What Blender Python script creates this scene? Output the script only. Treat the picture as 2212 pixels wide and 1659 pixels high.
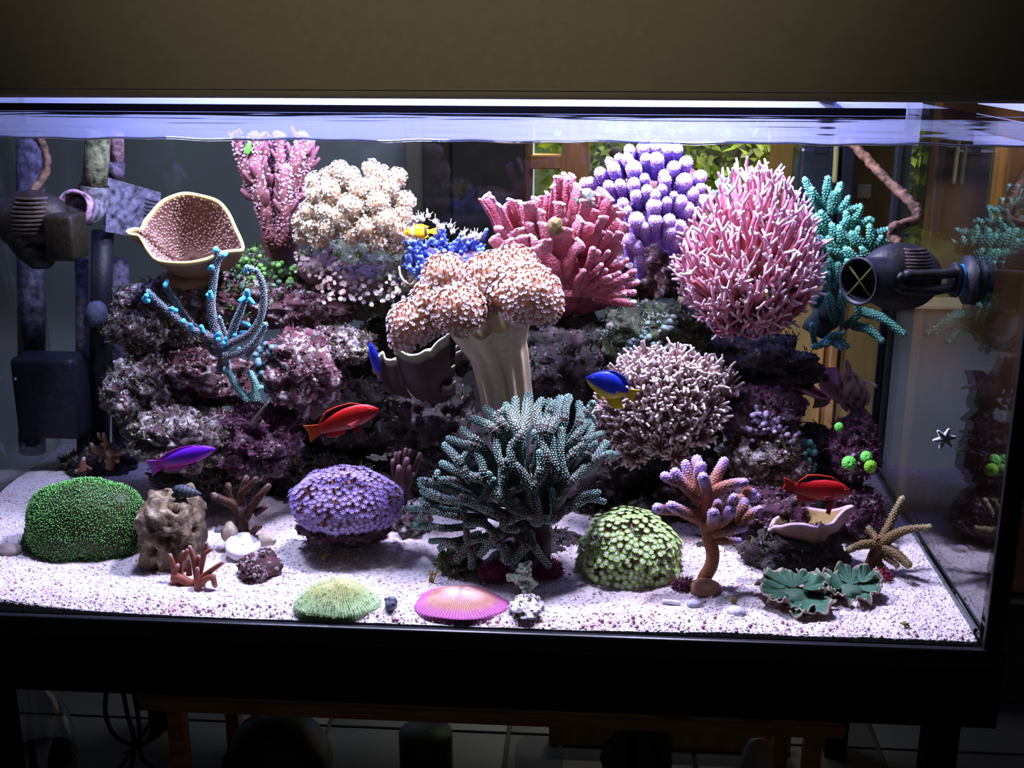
import bpy, bmesh, math, random
import numpy as np
from mathutils import Matrix, Vector

# ------------------------------------------------------------------ camera, world, lights, exposure
for o in list(bpy.data.objects):
    bpy.data.objects.remove(o)
SC = bpy.context.scene
COL = SC.collection
CP = np.array([-.4733, -1.332, .7038]); YAW, PIT, ROL, FPX = .06988, .28093, .00244, 2568.8
H, D, W = .597, .582, 1.40            # water level, tank depth, tank width (right pane at x = 0)

def cam_axes():
    cy, sy = math.cos(YAW), math.sin(YAW)
    fw = np.array([-sy*math.cos(PIT), cy*math.cos(PIT), -math.sin(PIT)])
    r = np.array([cy, sy, 0.]); u = np.cross(r, fw)
    return r*math.cos(ROL)+u*math.sin(ROL), -r*math.sin(ROL)+u*math.cos(ROL), fw
AR, AU, AF = cam_axes()
cd = bpy.data.cameras.new('camera'); cam = bpy.data.objects.new('camera', cd); COL.objects.link(cam)
cd.sensor_width = 36; cd.lens = FPX/2212*36; cd.clip_start = .02; cd.clip_end = 60
M = Matrix.Identity(4)
for i in range(3):
    M[i][0], M[i][1], M[i][2], M[i][3] = AR[i], AU[i], -AF[i], CP[i]
cam.matrix_world = M
SC.camera = cam
SC.view_settings.view_transform = 'Standard'; SC.view_settings.look = 'None'
SC.view_settings.exposure = 0.0; SC.view_settings.gamma = 1.0; SC.view_settings.use_curve_mapping = False
SC.cycles.max_bounces = 8; SC.cycles.diffuse_bounces = 4; SC.cycles.glossy_bounces = 4
SC.cycles.transparent_max_bounces = 16; SC.cycles.caustics_reflective = False; SC.cycles.caustics_refractive = False
SC.cycles.use_denoising = True; SC.cycles.sample_clamp_indirect = 6

wd = bpy.data.worlds.new('world'); SC.world = wd; wd.use_nodes = True
wd.node_tree.nodes['Background'].inputs[0].default_value = (.9, .95, 1, 1)
wd.node_tree.nodes['Background'].inputs[1].default_value = .012

def area(name, loc, target, size, power, col, sy=None, spread=180):
    l = bpy.data.lights.new(name, 'AREA'); l.shape = 'RECTANGLE' if sy else 'DISK'; l.size = size
    if sy: l.size_y = sy
    l.energy = power; l.color = col; l.spread = math.radians(spread)
    o = bpy.data.objects.new(name, l); COL.objects.link(o); o.location = loc
    o.rotation_euler = (Vector(target)-Vector(loc)).to_track_quat('-Z', 'Y').to_euler()
    return o
LC = (.70, .69, 1.0)
area('metal_halide_lamp', (-.36, .25, .79), (-.36, .24, 0), .09, 10.2, LC)
area('metal_halide_lamp', (-.72, .23, .79), (-.72, .22, 0), .09, 11.4, LC)
area('metal_halide_lamp', (-1.02, .22, .79), (-1.0, .22, 0), .09, 5.8, (.62, .66, 1.0))
area('actinic_tube', (-.70, .47, .80), (-.70, .47, 0), 1.2, 5.2, (.22, .24, 1.0), .03)
# daylight falling on the garden behind the window, an added spot to brighten the hood, an added fill for the back wall
area('garden_daylight', (.05, 2.45, 2.3), (.05, 2.35, .5), 1.2, 260, (1, .97, .80))
area('back_wall_fill', (-.75, .95, 1.95), (-.65, 1.6, .45), .5, 8.0, (.82, .90, 1.0), None, 120)
sl = bpy.data.lights.new('hood_fill_spot', 'SPOT'); so = bpy.data.objects.new('hood_fill_spot', sl); COL.objects.link(so)
so.location = (-.62, -2.6, 1.5); sl.energy = 52; sl.color = (1, .87, .60); sl.spot_size = math.radians(27); sl.spot_blend = 1.0; sl.shadow_soft_size = .12
so.rotation_euler = (Vector((-.62, -.04, .98))-so.location).to_track_quat('-Z', 'Y').to_euler()

# ------------------------------------------------------------------ pixel helpers: photograph coordinates -> points of the tank
def ray(px, py):
    return AF + AR*((px-1106)/FPX) - AU*((py-829.5)/FPX)
def P(px, py, Y):
    d = ray(px, py); return CP + d*((Y-CP[1])/d[1])
def PZ(px, py, Z):
    d = ray(px, py); return CP + d*((Z-CP[2])/d[2])
def PX(px, py, X):
    d = ray(px, py); return CP + d*((X-CP[0])/d[0])
def mpp(Y):                                   # metres per photograph pixel at depth Y
    return (Y-CP[1])/FPX*1.0
class Crop:                                   # coordinates read off an enlarged crop
    def __init__(s, x0, y0, sc): s.x0, s.y0, s.sc = x0, y0, sc
    def __call__(s, pts): return [(s.x0+p[0]/s.sc, s.y0+p[1]/s.sc)+tuple(p[2:]) for p in pts]

# ------------------------------------------------------------------ numpy noise
_rs = np.random.RandomState(7)
_perm = np.tile(_rs.permutation(256), 4)
_grad = _rs.normal(size=(256, 3)); _grad /= np.linalg.norm(_grad, axis=1)[:, None]
def pn(p, seed=0):
    p = np.asarray(p, float)+seed*17.31
    i = np.floor(p).astype(int); f = p-i; i &= 255
    u = f*f*f*(f*(f*6-15)+10); out = 0
    for dx in (0, 1):
        wx = u[:, 0] if dx else 1-u[:, 0]; a = _perm[i[:, 0]+dx]
        for dy in (0, 1):
            wy = u[:, 1] if dy else 1-u[:, 1]; b = _perm[a+i[:, 1]+dy]
            for dz in (0, 1):
                wz = u[:, 2] if dz else 1-u[:, 2]
                g = _grad[_perm[b+i[:, 2]+dz] & 255]
                out = out + wx*wy*wz*((f-np.array([dx, dy, dz]))*g).sum(1)
    return out*1.6
def fbm(p, o=4, seed=0):
    a, s, r = 1., 0., 0.
    p = np.asarray(p, float)
    for k in range(o):
        r = r+a*pn(p, seed+k); s += a; a *= .5; p = p*2.03
    return r/s
def rid(p, o=3, seed=0):
    a, s, r = 1., 0., 0.
    for k in range(o):
        r = r+a*(1-np.abs(pn(p, seed+k))*2); s += a; a *= .5; p = p*2.1
    return r/s

# ------------------------------------------------------------------ mesh building
def unit(v):
    v = np.asarray(v, float); n = np.linalg.norm(v, axis=-1, keepdims=True); return v/np.maximum(n, 1e-9)
class G:
    def __init__(s): s.v, s.q, s.t, s.c, s.n = [], [], [], [], 0
    def add(s, V, Q=None, T=None, C=(1, 1, 1)):
        V = np.asarray(V, float).reshape(-1, 3)
        if Q is not None and len(Q): s.q.append(np.asarray(Q, int).reshape(-1, 4)+s.n)
        if T is not None and len(T): s.t.append(np.asarray(T, int).reshape(-1, 3)+s.n)
        C = np.asarray(C, float)
        s.c.append(np.broadcast_to(C, (len(V), 3)) if C.ndim == 1 else C)
        s.v.append(V); s.n += len(V); return s
    def merge(s, g):
        for a in ('v', 'c'): getattr(s, a).extend(getattr(g, a))
        s.q.extend(x+s.n for x in g.q); s.t.extend(x+s.n for x in g.t); s.n += g.n; return s
    def mesh(s, name, org=(0, 0, 0), smooth=True):
        V = np.concatenate(s.v)-np.asarray(org, float)
        Q = np.concatenate(s.q) if s.q else np.zeros((0, 4), int)
        T = np.concatenate(s.t) if s.t else np.zeros((0, 3), int)
        me = bpy.data.meshes.new(name)
        me.vertices.add(len(V)); me.vertices.foreach_set('co', V.astype(np.float32).ravel())
        li = np.concatenate([Q.ravel(), T.ravel()]).astype(np.int32)
        me.loops.add(len(li)); me.loops.foreach_set('vertex_index', li)
        st = np.concatenate([np.arange(len(Q))*4, len(Q)*4+np.arange(len(T))*3]).astype(np.int32)
        me.polygons.add(len(st)); me.polygons.foreach_set('loop_start', st)
        me.polygons.foreach_set('use_smooth', np.full(len(st), smooth, bool))
        ca = me.color_attributes.new('Col', 'FLOAT_COLOR', 'POINT')
        C = np.concatenate(s.c); ca.data.foreach_set('color', np.c_[C, np.ones(len(C))].astype(np.float32).ravel())
        me.update(calc_edges=True); me.validate(); return me

def thing(name, label, cat, loc, group=None, kind=None):
    o = bpy.data.objects.new(name, None); COL.objects.link(o); o.location = [float(x) for x in loc]
    o.empty_display_size = .01
    o['label'] = label; o['category'] = cat
    if group: o['group'] = group
    if kind: o['kind'] = kind
    return o
def part(name, g, mat, root=None, kind=None, smooth=True, label=None, org=None, abs_root=None):
    """one mesh object from world-space geometry; root may be a thing or a part (sub-part)"""
    base = np.zeros(3)
    if root is not None:
        r = root
        while r is not None:
            base = base+np.array(r.location); r = r.parent
    o = bpy.data.objects.new(name, g.mesh(name, base, smooth)); COL.objects.link(o)
    o.data.materials.append(mat)
    if root is not None: o.parent = root
    if kind: o['kind'] = kind
    if label: o['label'] = label
    return o
def solo(name, g, mat, label=None, cat=None, group=None, kind=None, smooth=True, loc=None):
    V = np.concatenate(g.v)
    if loc is None: loc = np.array([(V[:, 0].min()+V[:, 0].max())/2, (V[:, 1].min()+V[:, 1].max())/2, V[:, 2].min()])
    o = bpy.data.objects.new(name, g.mesh(name, loc, smooth)); COL.objects.link(o); o.location = [float(x) for x in loc]
    o.data.materials.append(mat)
    if label: o['label'] = label
    if cat: o['category'] = cat
    if group: o['group'] = group
    if kind: o['kind'] = kind
    return o
def put(name, me, root, pos, zdir, scale, roll=0., label=None):
    """a child that shares mesh data, its local z turned to zdir"""
    o = bpy.data.objects.new(name, me); COL.objects.link(o); o.parent = root
    q = Vector(zdir).to_track_quat('Z', 'Y')
    o.rotation_mode = 'QUATERNION'
    from mathutils import Quaternion
    o.rotation_quaternion = q @ Quaternion((0, 0, 1), roll)
    o.location = Vector(pos)-Vector(root.location); o.scale = (scale, scale, scale) if np.isscalar(scale) else scale
    if label: o['label'] = label
    return o

def crv(pts, n=5):
    A = np.array(pts, float)
    if len(A) < 3:
        t = np.linspace(0, 1, n+1)[:, None]; return A[0]*(1-t)+A[-1]*t
    E = np.vstack([2*A[0]-A[1], A, 2*A[-1]-A[-2]]); out = []
    for i in range(len(A)-1):
        p0, p1, p2, p3 = E[i:i+4]
        for t in np.arange(n)/n:
            out.append(.5*((2*p1)+(p2-p0)*t+(2*p0-5*p1+4*p2-p3)*t*t+(3*p1-p0-3*p2+p3)*t**3))
    out.append(A[-1]); return np.array(out)
def frames(Pt):
    T = unit(np.gradient(Pt, axis=0)); N = np.zeros_like(T)
    a = np.array([0, 0, 1.]) if abs(T[0][2]) < .9 else np.array([1., 0, 0])
    n = a-T[0]*(a@T[0]); n /= np.linalg.norm(n)
    for i in range(len(Pt)):
        n = n-T[i]*(n@T[i]); n = n/max(np.linalg.norm(n), 1e-9); N[i] = n
    return T, N, np.cross(T, N)
def tube(g, Pt, R, sides=8, C=(1, 1, 1), tip=True, flat=1., butt=False, knob=0., seed=0, flat_axis=None):
    """tube along a path; C is one colour or one per path point; rounded tip"""
    Pt = np.asarray(Pt, float); R = np.broadcast_to(np.asarray(R, float), (len(Pt),)).copy()
    C = np.asarray(C, float); C = np.broadcast_to(C, (len(Pt), 3)) if C.ndim == 1 else C
    T, N, B = frames(Pt)
    if flat_axis is not None:
        N = unit(np.asarray(flat_axis, float)[None, :]-T*(T@np.asarray(flat_axis, float))[:, None]); B = np.cross(T, N)
    if tip:
        e, r, t = Pt[-1], R[-1], T[-1]
        an = np.radians([28, 52, 72]); Pt = np.vstack([Pt, e+np.outer(np.sin(an)*r, t)])
        R = np.r_[R, r*np.cos(an)]; C = np.vstack([C, np.repeat(C[-1:], 3, 0)])
        T = np.vstack([T, np.repeat(T[-1:], 3, 0)]); N = np.vstack([N, np.repeat(N[-1:], 3, 0)]); B = np.vstack([B, np.repeat(B[-1:], 3, 0)])
    n = len(Pt); a = np.arange(sides)/sides*2*math.pi
    rr = R[:, None]*np.ones(sides)[None, :]
    ring = Pt[:, None, :]+rr[..., None]*(np.cos(a)[None, :, None]*N[:, None, :]/flat+np.sin(a)[None, :, None]*B[:, None, :]*flat)
    if knob:
        nn = pn(ring.reshape(-1, 3)*knob[0], seed).reshape(n, sides)
        ring = ring+(ring-Pt[:, None, :])*(nn*knob[1])[..., None]
    V = ring.reshape(-1, 3)
    i = np.arange(n-1)[:, None]*sides; j = np.arange(sides)[None, :]; k = (j+1) % sides
    Q = np.stack([i+j, i+k, i+sides+k, i+sides+j], -1).reshape(-1, 4); TT = []
    CC = np.repeat(C, sides, 0)
    V = np.vstack([V, Pt[-1]+T[-1]*(R[-1]*.25 if tip else 0)]); CC = np.vstack([CC, C[-1:]])
    m = len(V)-1; b = (n-1)*sides
    TT += [[b+x, b+(x+1) % sides, m] for x in range(sides)]
    if butt:
        V = np.vstack([V, Pt[0]]); CC = np.vstack([CC, C[:1]]); m = len(V)-1
        TT += [[(x+1) % sides, x, m] for x in range(sides)]
    g.add(V, Q, TT, CC); return ring
def lathe(g, prof, org, axis=(0, 0, 1), sides=24, C=(1, 1, 1), closed=True, ref=None):
    """surface of revolution: prof = [(r, h)...] along axis"""
    ax = unit(axis); a = np.array([0, 0, 1.]) if abs(ax[2]) < .9 else np.array([1., 0, 0])
    n = unit(np.cross(a, ax)); b = np.cross(ax, n); th = np.arange(sides)/sides*2*math.pi
    pr = np.array(prof, float); org = np.asarray(org, float)
    V = org+pr[:, 1][:, None, None]*ax+pr[:, 0][:, None, None]*(np.cos(th)[None, :, None]*n+np.sin(th)[None, :, None]*b)
    m = len(pr); i = np.arange(m-1)[:, None]*sides; j = np.arange(sides)[None, :]; k = (j+1) % sides
    Q = np.stack([i+j, i+k, i+sides+k, i+sides+j], -1).reshape(-1, 4)
    C = np.asarray(C, float); C = np.repeat(C, sides, 0) if C.ndim == 2 else C
    g.add(V.reshape(-1, 3), Q, None, C); return g
def box(g, lo, hi, C=(1, 1, 1), bev=0., rot=None, piv=None):
    bm = bmesh.new(); bmesh.ops.create_cube(bm, size=1)
    lo, hi = np.asarray(lo, float), np.asarray(hi, float)
    for v in bm.verts: v.co = Vector(lo+(hi-lo)*(np.array(v.co)+.5))
    if bev: bmesh.ops.bevel(bm, geom=list(bm.edges), offset=bev, segments=2, affect='EDGES', profile=.5)
    bm.verts.index_update(); V = np.array([v.co[:] for v in bm.verts])
    if rot is not None:
        pv = np.asarray(piv if piv is not None else (lo+hi)/2, float); V = (V-pv)@np.array(rot).T+pv
    Q = [[v.index for v in f.verts] for f in bm.faces if len(f.verts) == 4]
    T = []
    for f in bm.faces:
        if len(f.verts) != 4:
            w = [v.index for v in f.verts]; T += [[w[0], w[x], w[x+1]] for x in range(1, len(w)-1)]
    bm.free(); g.add(V, Q, T, C); return g
def rotm(axis, ang):
    return np.array(Matrix.Rotation(ang, 3, Vector(axis)))
_ico = {}
def ico(k):
    if k not in _ico:
        bm = bmesh.new(); bmesh.ops.create_icosphere(bm, subdivisions=k, radius=1)
        bm.verts.index_update()
        _ico[k] = (np.array([v.co[:] for v in bm.verts]), np.array([[v.index for v in f.verts] for f in bm.faces])); bm.free()
    return _ico[k]
def scatter(g, bv, bt, pos, nrm, scale, rng, C=(1, 1, 1), bc=None, bq=None, lean=None):
    """copies of a small mesh joined into g; local z along nrm. C: per copy (n,3); bc: per base vertex factor / colour"""
    pos = np.asarray(pos, float); n = len(pos)
    if n == 0: return
    z = unit(nrm); ref = unit(rng.normal(size=(n, 3))); x = unit(np.cross(ref, z)); y = np.cross(z, x)
    sc = np.broadcast_to(np.asarray(scale, float), (n,)) if np.ndim(scale) < 2 else np.asarray(scale)
    s3 = np.repeat(sc[:, None], 3, 1) if sc.ndim == 1 else sc
    b = np.asarray(bv, float)
    V = pos[:, None, :]+(b[None, :, 0, None]*s3[:, None, 0:1])*x[:, None, :]+(b[None, :, 1, None]*s3[:, None, 1:2])*y[:, None, :]+(b[None, :, 2, None]*s3[:, None, 2:3])*z[:, None, :]
    off = (np.arange(n)*len(b))[:, None, None]
    T = (np.asarray(bt, int)[None]+off).reshape(-1, 3) if bt is not None and len(bt) else None
    Q = (np.asarray(bq, int)[None]+off).reshape(-1, 4) if bq is not None and len(bq) else None
    C = np.asarray(C, float); C = np.broadcast_to(C, (n, 3)) if C.ndim == 1 else C
    if bc is None: CC = np.repeat(C, len(b), 0)
    else:
        bc = np.asarray(bc, float)
        CC = (C[:, None, :]*bc[None, :, None] if bc.ndim == 1 else np.broadcast_to(bc[None], (n, len(b), 3))*C[:, None, :]).reshape(-1, 3)
    g.add(V.reshape(-1, 3), Q, T, CC)
def cone(n=5, h=1.):
    a = np.arange(n)/n*2*math.pi
    V = np.vstack([np.c_[np.cos(a), np.sin(a), np.full(n, -.25)], [[0, 0, h]]])
    return V, [[i, (i+1) % n, n] for i in range(n)]
def dome(n=6):
    a = np.arange(n)/n*2*math.pi
    V = np.vstack([np.c_[np.cos(a), np.sin(a), np.full(n, -.4)], np.c_[.85*np.cos(a), .85*np.sin(a), np.full(n, .5)], [[0, 0, 1.]]])
    return V, [[n+i, n+(i+1) % n, 2*n] for i in range(n)], [[i, (i+1) % n, n+(i+1) % n, n+i] for i in range(n)]
def flower(petals=8, rin=.35, rout=1., lift=.35, stalk=0., sr=.22, cp=(1, 1, 1), cc=(1, 1, 1), cs=(1, 1, 1), width=.36, drop=0.):
    """polyp: stalk along z (below 0), a small disc and separate petals"""
    g = G()
    if stalk:
        a = np.arange(5)/5*2*math.pi
        V = np.vstack([np.c_[sr*np.cos(a), sr*np.sin(a), np.full(5, -stalk)], np.c_[sr*np.cos(a), sr*np.sin(a), np.zeros(5)]])
        g.add(V, [[i, (i+1) % 5, 5+(i+1) % 5, 5+i] for i in range(5)], None, cs)
    a = np.arange(6)/6*2*math.pi
    V = np.vstack([np.c_[rin*1.1*np.cos(a), rin*1.1*np.sin(a), np.full(6, .0)], [[0, 0, .22]]])
    g.add(V, None, [[i, (i+1) % 6, 6] for i in range(6)], cc)
    for k in range(petals):
        t = k/petals*2*math.pi; c, s = math.cos(t), math.sin(t); w = width
        pts = [(rin*.8, -w*.5, 0), (rin*.8, w*.5, 0), ((rin+rout)/2, w*.62, lift*.8), (rout, 0, lift-drop), ((rin+rout)/2, -w*.62, lift*.8)]
        V = [(x*c-y*s, x*s+y*c, z) for x, y, z in pts]
        g.add(V, [[0, 1, 2, 4]], [[4, 2, 3]], cp)
    return g
def gv(g):
    return (np.concatenate(g.v), np.concatenate(g.t) if g.t else None, np.concatenate(g.q) if g.q else None, np.concatenate(g.c))
def surf(g, Pt, thick=.003, C=(1, 1, 1), Cb=None, wrap=False):
    """thick sheet from a (nu, nv, 3) grid"""
    nu, nv = Pt.shape[:2]
    du = np.gradient(Pt, axis=0) if not wrap else (np.roll(Pt, -1, 0)-np.roll(Pt, 1, 0)); dv = np.gradient(Pt, axis=1)
    n = unit(np.cross(du, dv)); A = Pt+n*thick/2; Bk = Pt-n*thick/2
    C = np.asarray(C, float); C = np.broadcast_to(C, (nu, nv, 3)); Cb = C if Cb is None else np.broadcast_to(np.asarray(Cb, float), (nu, nv, 3))
    V = np.vstack([A.reshape(-1, 3), Bk.reshape(-1, 3)]); m = nu*nv; Q = []
    ii = np.arange(nu if wrap else nu-1); jj = np.arange(nv-1)
    I, J = np.meshgrid(ii, jj, indexing='ij'); I2 = (I+1) % nu
    q = np.stack([I*nv+J, I2*nv+J, I2*nv+J+1, I*nv+J+1], -1).reshape(-1, 4)
    Q = [q, q[:, ::-1]+m]
    e = np.stack([ii*nv+nv-1, ((ii+1) % nu)*nv+nv-1, ((ii+1) % nu)*nv+nv-1+m, ii*nv+nv-1+m], -1); Q.append(e)
    e = np.stack([ii*nv, ((ii+1) % nu)*nv, ((ii+1) % nu)*nv+m, ii*nv+m], -1)[:, ::-1]; Q.append(e)
    if not wrap:
        e = np.stack([jj, jj+1, jj+1+m, jj+m], -1); Q.append(e); f = (nu-1)*nv
        e = np.stack([f+jj, f+jj+1, f+jj+1+m, f+jj+m], -1)[:, ::-1]; Q.append(e)
    g.add(V, np.vstack(Q), None, np.vstack([C.reshape(-1, 3), Cb.reshape(-1, 3)])); return n
def face_samples(V, T, n, rng):
    a, b, c = V[T[:, 0]], V[T[:, 1]], V[T[:, 2]]; cr = np.cross(b-a, c-a); ar = np.linalg.norm(cr, axis=1)
    k = rng.choice(len(T), n, p=ar/ar.sum()); u = rng.rand(n, 2); m = u.sum(1) > 1; u[m] = 1-u[m]
    return a[k]+(b-a)[k]*u[:, :1]+(c-a)[k]*u[:, 1:], unit(cr[k])
def spread(p, n, dmin):
    """thin out samples to a minimum spacing (grid hash)"""
    keep, cells = [], {}
    for i, q in enumerate(p):
        c = tuple(np.floor(q/dmin).astype(int)); ok = True
        for dx in (-1, 0, 1):
            for dy in (-1, 0, 1):
                for dz in (-1, 0, 1):
                    for j in cells.get((c[0]+dx, c[1]+dy, c[2]+dz), ()):
                        if ((p[j]-q)**2).sum() < dmin*dmin: ok = False; break
                    if not ok: break
                if not ok: break
            if not ok: break
        if ok: cells.setdefault(c, []).append(i); keep.append(i)
        if len(keep) >= n: break
    return np.array(keep, int)

# ------------------------------------------------------------------ materials
def nmat(name):
    m = bpy.data.materials.new(name); m.use_nodes = True; nt = m.node_tree
    return m, nt, nt.nodes['Principled BSDF'], nt.nodes, nt.links
def coral(name, rough=.65, nscale=220, namt=.25, bump=.3, bscale=400, spec=.3, sss=0., col=None, voro=0.):
    """vertex colour 'Col' (the thing's own colours) with fine noise in colour and relief"""
    m, nt, b, N, L = nmat(name)
    tc = N.new('ShaderNodeTexCoord')
    if col is None:
        at = N.new('ShaderNodeAttribute'); at.attribute_name = 'Col'; src = at.outputs['Color']
    else:
        rg = N.new('ShaderNodeRGB'); rg.outputs[0].default_value = (*col, 1); src = rg.outputs[0]
    ns = N.new('ShaderNodeTexNoise'); ns.inputs['Scale'].default_value = nscale; ns.inputs['Detail'].default_value = 4
    L.new(tc.outputs['Object'], ns.inputs['Vector'])
    mr = N.new('ShaderNodeMapRange'); mr.inputs['From Min'].default_value = .3; mr.inputs['From Max'].default_value = .7
    mr.inputs['To Min'].default_value = 1-namt; mr.inputs['To Max'].default_value = 1+namt*.6
    L.new(ns.outputs['Fac'], mr.inputs['Value'])
    mx = N.new('ShaderNodeVectorMath'); mx.operation = 'MULTIPLY'
    L.new(src, mx.inputs[0]); L.new(mr.outputs[0], mx.inputs[1]); L.new(mx.outputs[0], b.inputs['Base Color'])
    b.inputs['Roughness'].default_value = rough; b.inputs['Specular IOR Level'].default_value = spec
    if sss:
        b.inputs['Subsurface Weight'].default_value = sss; b.inputs['Subsurface Radius'].default_value = (1, .8, .8); b.inputs['Subsurface Scale'].default_value = .004
    if bump:
        if voro:
            n2 = N.new('ShaderNodeTexVoronoi'); n2.inputs['Scale'].default_value = voro; hs = n2.outputs['Distance']
        else:
            n2 = N.new('ShaderNodeTexNoise'); n2.inputs['Scale'].default_value = bscale; n2.inputs['Detail'].default_value = 3; hs = n2.outputs['Fac']
        L.new(tc.outputs['Object'], n2.inputs['Vector'])
        bp = N.new('ShaderNodeBump'); bp.inputs['Strength'].default_value = bump; bp.inputs['Distance'].default_value = .002
        if voro: bp.invert = True
        L.new(hs, bp.inputs['Height']); L.new(bp.outputs[0], b.inputs['Normal'])
    return m
def plain(name, col, rough=.5, metal=0., spec=.5, nscale=0, namt=.2, bump=0., stretch=None):
    m, nt, b, N, L = nmat(name)
    b.inputs['Roughness'].default_value = rough; b.inputs['Metallic'].default_value = metal; b.inputs['Specular IOR Level'].default_value = spec
    b.inputs['Base Color'].default_value = (*col, 1)
    if nscale:
        tc = N.new('ShaderNodeTexCoord'); mp = N.new('ShaderNodeMapping')
        if stretch: mp.inputs['Scale'].default_value = stretch
        ns = N.new('ShaderNodeTexNoise'); ns.inputs['Scale'].default_value = nscale; ns.inputs['Detail'].default_value = 5
        L.new(tc.outputs['Object'], mp.inputs[0]); L.new(mp.outputs[0], ns.inputs['Vector'])
        cr = N.new('ShaderNodeValToRGB'); cr.color_ramp.elements[0].position = .3; cr.color_ramp.elements[1].position = .72
        cr.color_ramp.elements[0].color = (*[c*(1-namt) for c in col], 1); cr.color_ramp.elements[1].color = (*[min(1, c*(1+namt)) for c in col], 1)
        L.new(ns.outputs['Fac'], cr.inputs[0]); L.new(cr.outputs[0], b.inputs['Base Color'])
        if bump:
            bp = N.new('ShaderNodeBump'); bp.inputs['Strength'].default_value = bump; bp.inputs['Distance'].default_value = .003
            L.new(ns.outputs['Fac'], bp.inputs['Height']); L.new(bp.outputs[0], b.inputs['Normal'])
    return m
def rockmat(name, dark, mid, pale, tint, pale_at=.55, tint_at=.6):
    """live rock: patches of coralline crust, bare stone and algae film"""
    m, nt, b, N, L = nmat(name); tc = N.new('ShaderNodeTexCoord')
    def noise(sc, det, off):
        mp = N.new('ShaderNodeMapping'); mp.inputs['Location'].default_value = (off, off*.7, -off)
        n = N.new('ShaderNodeTexNoise'); n.inputs['Scale'].default_value = sc; n.inputs['Detail'].default_value = det; n.inputs['Roughness'].default_value = .65
        L.new(tc.outputs['Object'], mp.inputs[0]); L.new(mp.outputs[0], n.inputs['Vector']); return n.outputs['Fac']
    def ramp(f, a, bb):
        r = N.new('ShaderNodeMapRange'); r.inputs['From Min'].default_value = a; r.inputs['From Max'].default_value = bb; L.new(f, r.inputs['Value']); return r.outputs[0]
    def mix(f, x, y):
        k = N.new('ShaderNodeMix'); k.data_type = 'RGBA'; L.new(f, k.inputs['Factor'])
        for s_, v in ((k.inputs[6], x), (k.inputs[7], y)):
            if isinstance(v, tuple): s_.default_value = (*v, 1)
            else: L.new(v, s_)
        return k.outputs[2]
    c = mix(ramp(noise(34, 6, 0), .40, .60), dark, mid)
    c = mix(ramp(noise(48, 7, 3.1), tint_at-.05, tint_at+.09), c, tint)
    c = mix(ramp(noise(70, 8, 7.7), pale_at-.04, pale_at+.10), c, pale)
    L.new(c, b.inputs['Base Color']); b.inputs['Roughness'].default_value = .6; b.inputs['Specular IOR Level'].default_value = .4
    bp = N.new('ShaderNodeBump'); bp.inputs['Strength'].default_value = .75; bp.inputs['Distance'].default_value = .004
    L.new(noise(240, 6, 1.3), bp.inputs['Height']); L.new(bp.outputs[0], b.inputs['Normal'])
    return m
def glass(name, refl, tint=(1, 1, 1), rough=0., bump=0.):
    """thin pane: see-through, with a mirror share that grows at grazing angles"""
    m = bpy.data.materials.new(name); m.use_nodes = True; nt = m.node_tree; N, L = nt.nodes, nt.links
    N.remove(N['Principled BSDF']); out = N['Material Output']
    tr = N.new('ShaderNodeBsdfTransparent'); tr.inputs[0].default_value = (*tint, 1)
    gl = N.new('ShaderNodeBsdfGlossy'); gl.inputs['Roughness'].default_value = rough
    mx = N.new('ShaderNodeMixShader')
    lw = N.new('ShaderNodeLayerWeight'); lw.inputs[0].default_value = .5      # Schlick's curve, the same from both sides
    pw = N.new('ShaderNodeMath'); pw.operation = 'POWER'; pw.inputs[1].default_value = 5; L.new(lw.outputs['Facing'], pw.inputs[0])
    ma = N.new('ShaderNodeMath'); ma.operation = 'MULTIPLY_ADD'; ma.inputs[1].default_value = 1-refl; ma.inputs[2].default_value = refl
    L.new(pw.outputs[0], ma.inputs[0]); L.new(ma.outputs[0], mx.inputs[0])
    if bump:
        tc = N.new('ShaderNodeTexCoord'); mp = N.new('ShaderNodeMapping'); mp.inputs['Scale'].default_value = (9, 22, 1)
        ns = N.new('ShaderNodeTexNoise'); ns.inputs['Scale'].default_value = 1.2; ns.inputs['Detail'].default_value = 3
        L.new(tc.outputs['Object'], mp.inputs[0]); L.new(mp.outputs[0], ns.inputs['Vector'])
        bp = N.new('ShaderNodeBump'); bp.inputs['Strength'].default_value = bump; bp.inputs['Distance'].default_value = .004
        L.new(ns.outputs['Fac'], bp.inputs['Height']); L.new(bp.outputs[0], gl.inputs['Normal'])
    L.new(tr.outputs[0], mx.inputs[1]); L.new(gl.outputs[0], mx.inputs[2]); L.new(mx.outputs[0], out.inputs['Surface'])
    return m

# ================================================================== THE ROOM
M_wall = plain('grey_plaster', (.34, .385, .45), .9, nscale=6, namt=.12)
M_ochre = plain('ochre_plaster', (.42, .33, .10), .9, nscale=5, namt=.15)
M_dark = plain('dark_panel', (.050, .042, .040), .7, nscale=30, namt=.25)
M_wood = plain('orange_wood', (.62, .30, .10), .5, nscale=9, namt=.3, stretch=(6, 6, 1))
M_wood2 = plain('bench_wood', (.62, .27, .08), .5, nscale=10, namt=.35, stretch=(1, 8, 8))
M_black = plain('black_plastic', (.012, .013, .016), .35)
M_blackm = plain('black_steel', (.004, .004, .005), .6, spec=.15)
M_rail = plain('matt_black_rail', (.002, .002, .003), .9, spec=.0)
M_tile = plain('grey_floor_tile', (.050, .047, .045), .6, nscale=14, namt=.15)
M_grout = plain('floor_grout', (.02, .02, .02), .9)
M_white = plain('white_glaze', (.75, .72, .70), .3)
WY = 1.62                               # face of the wall behind the tank
ZF = -.52                               # floor

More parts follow.
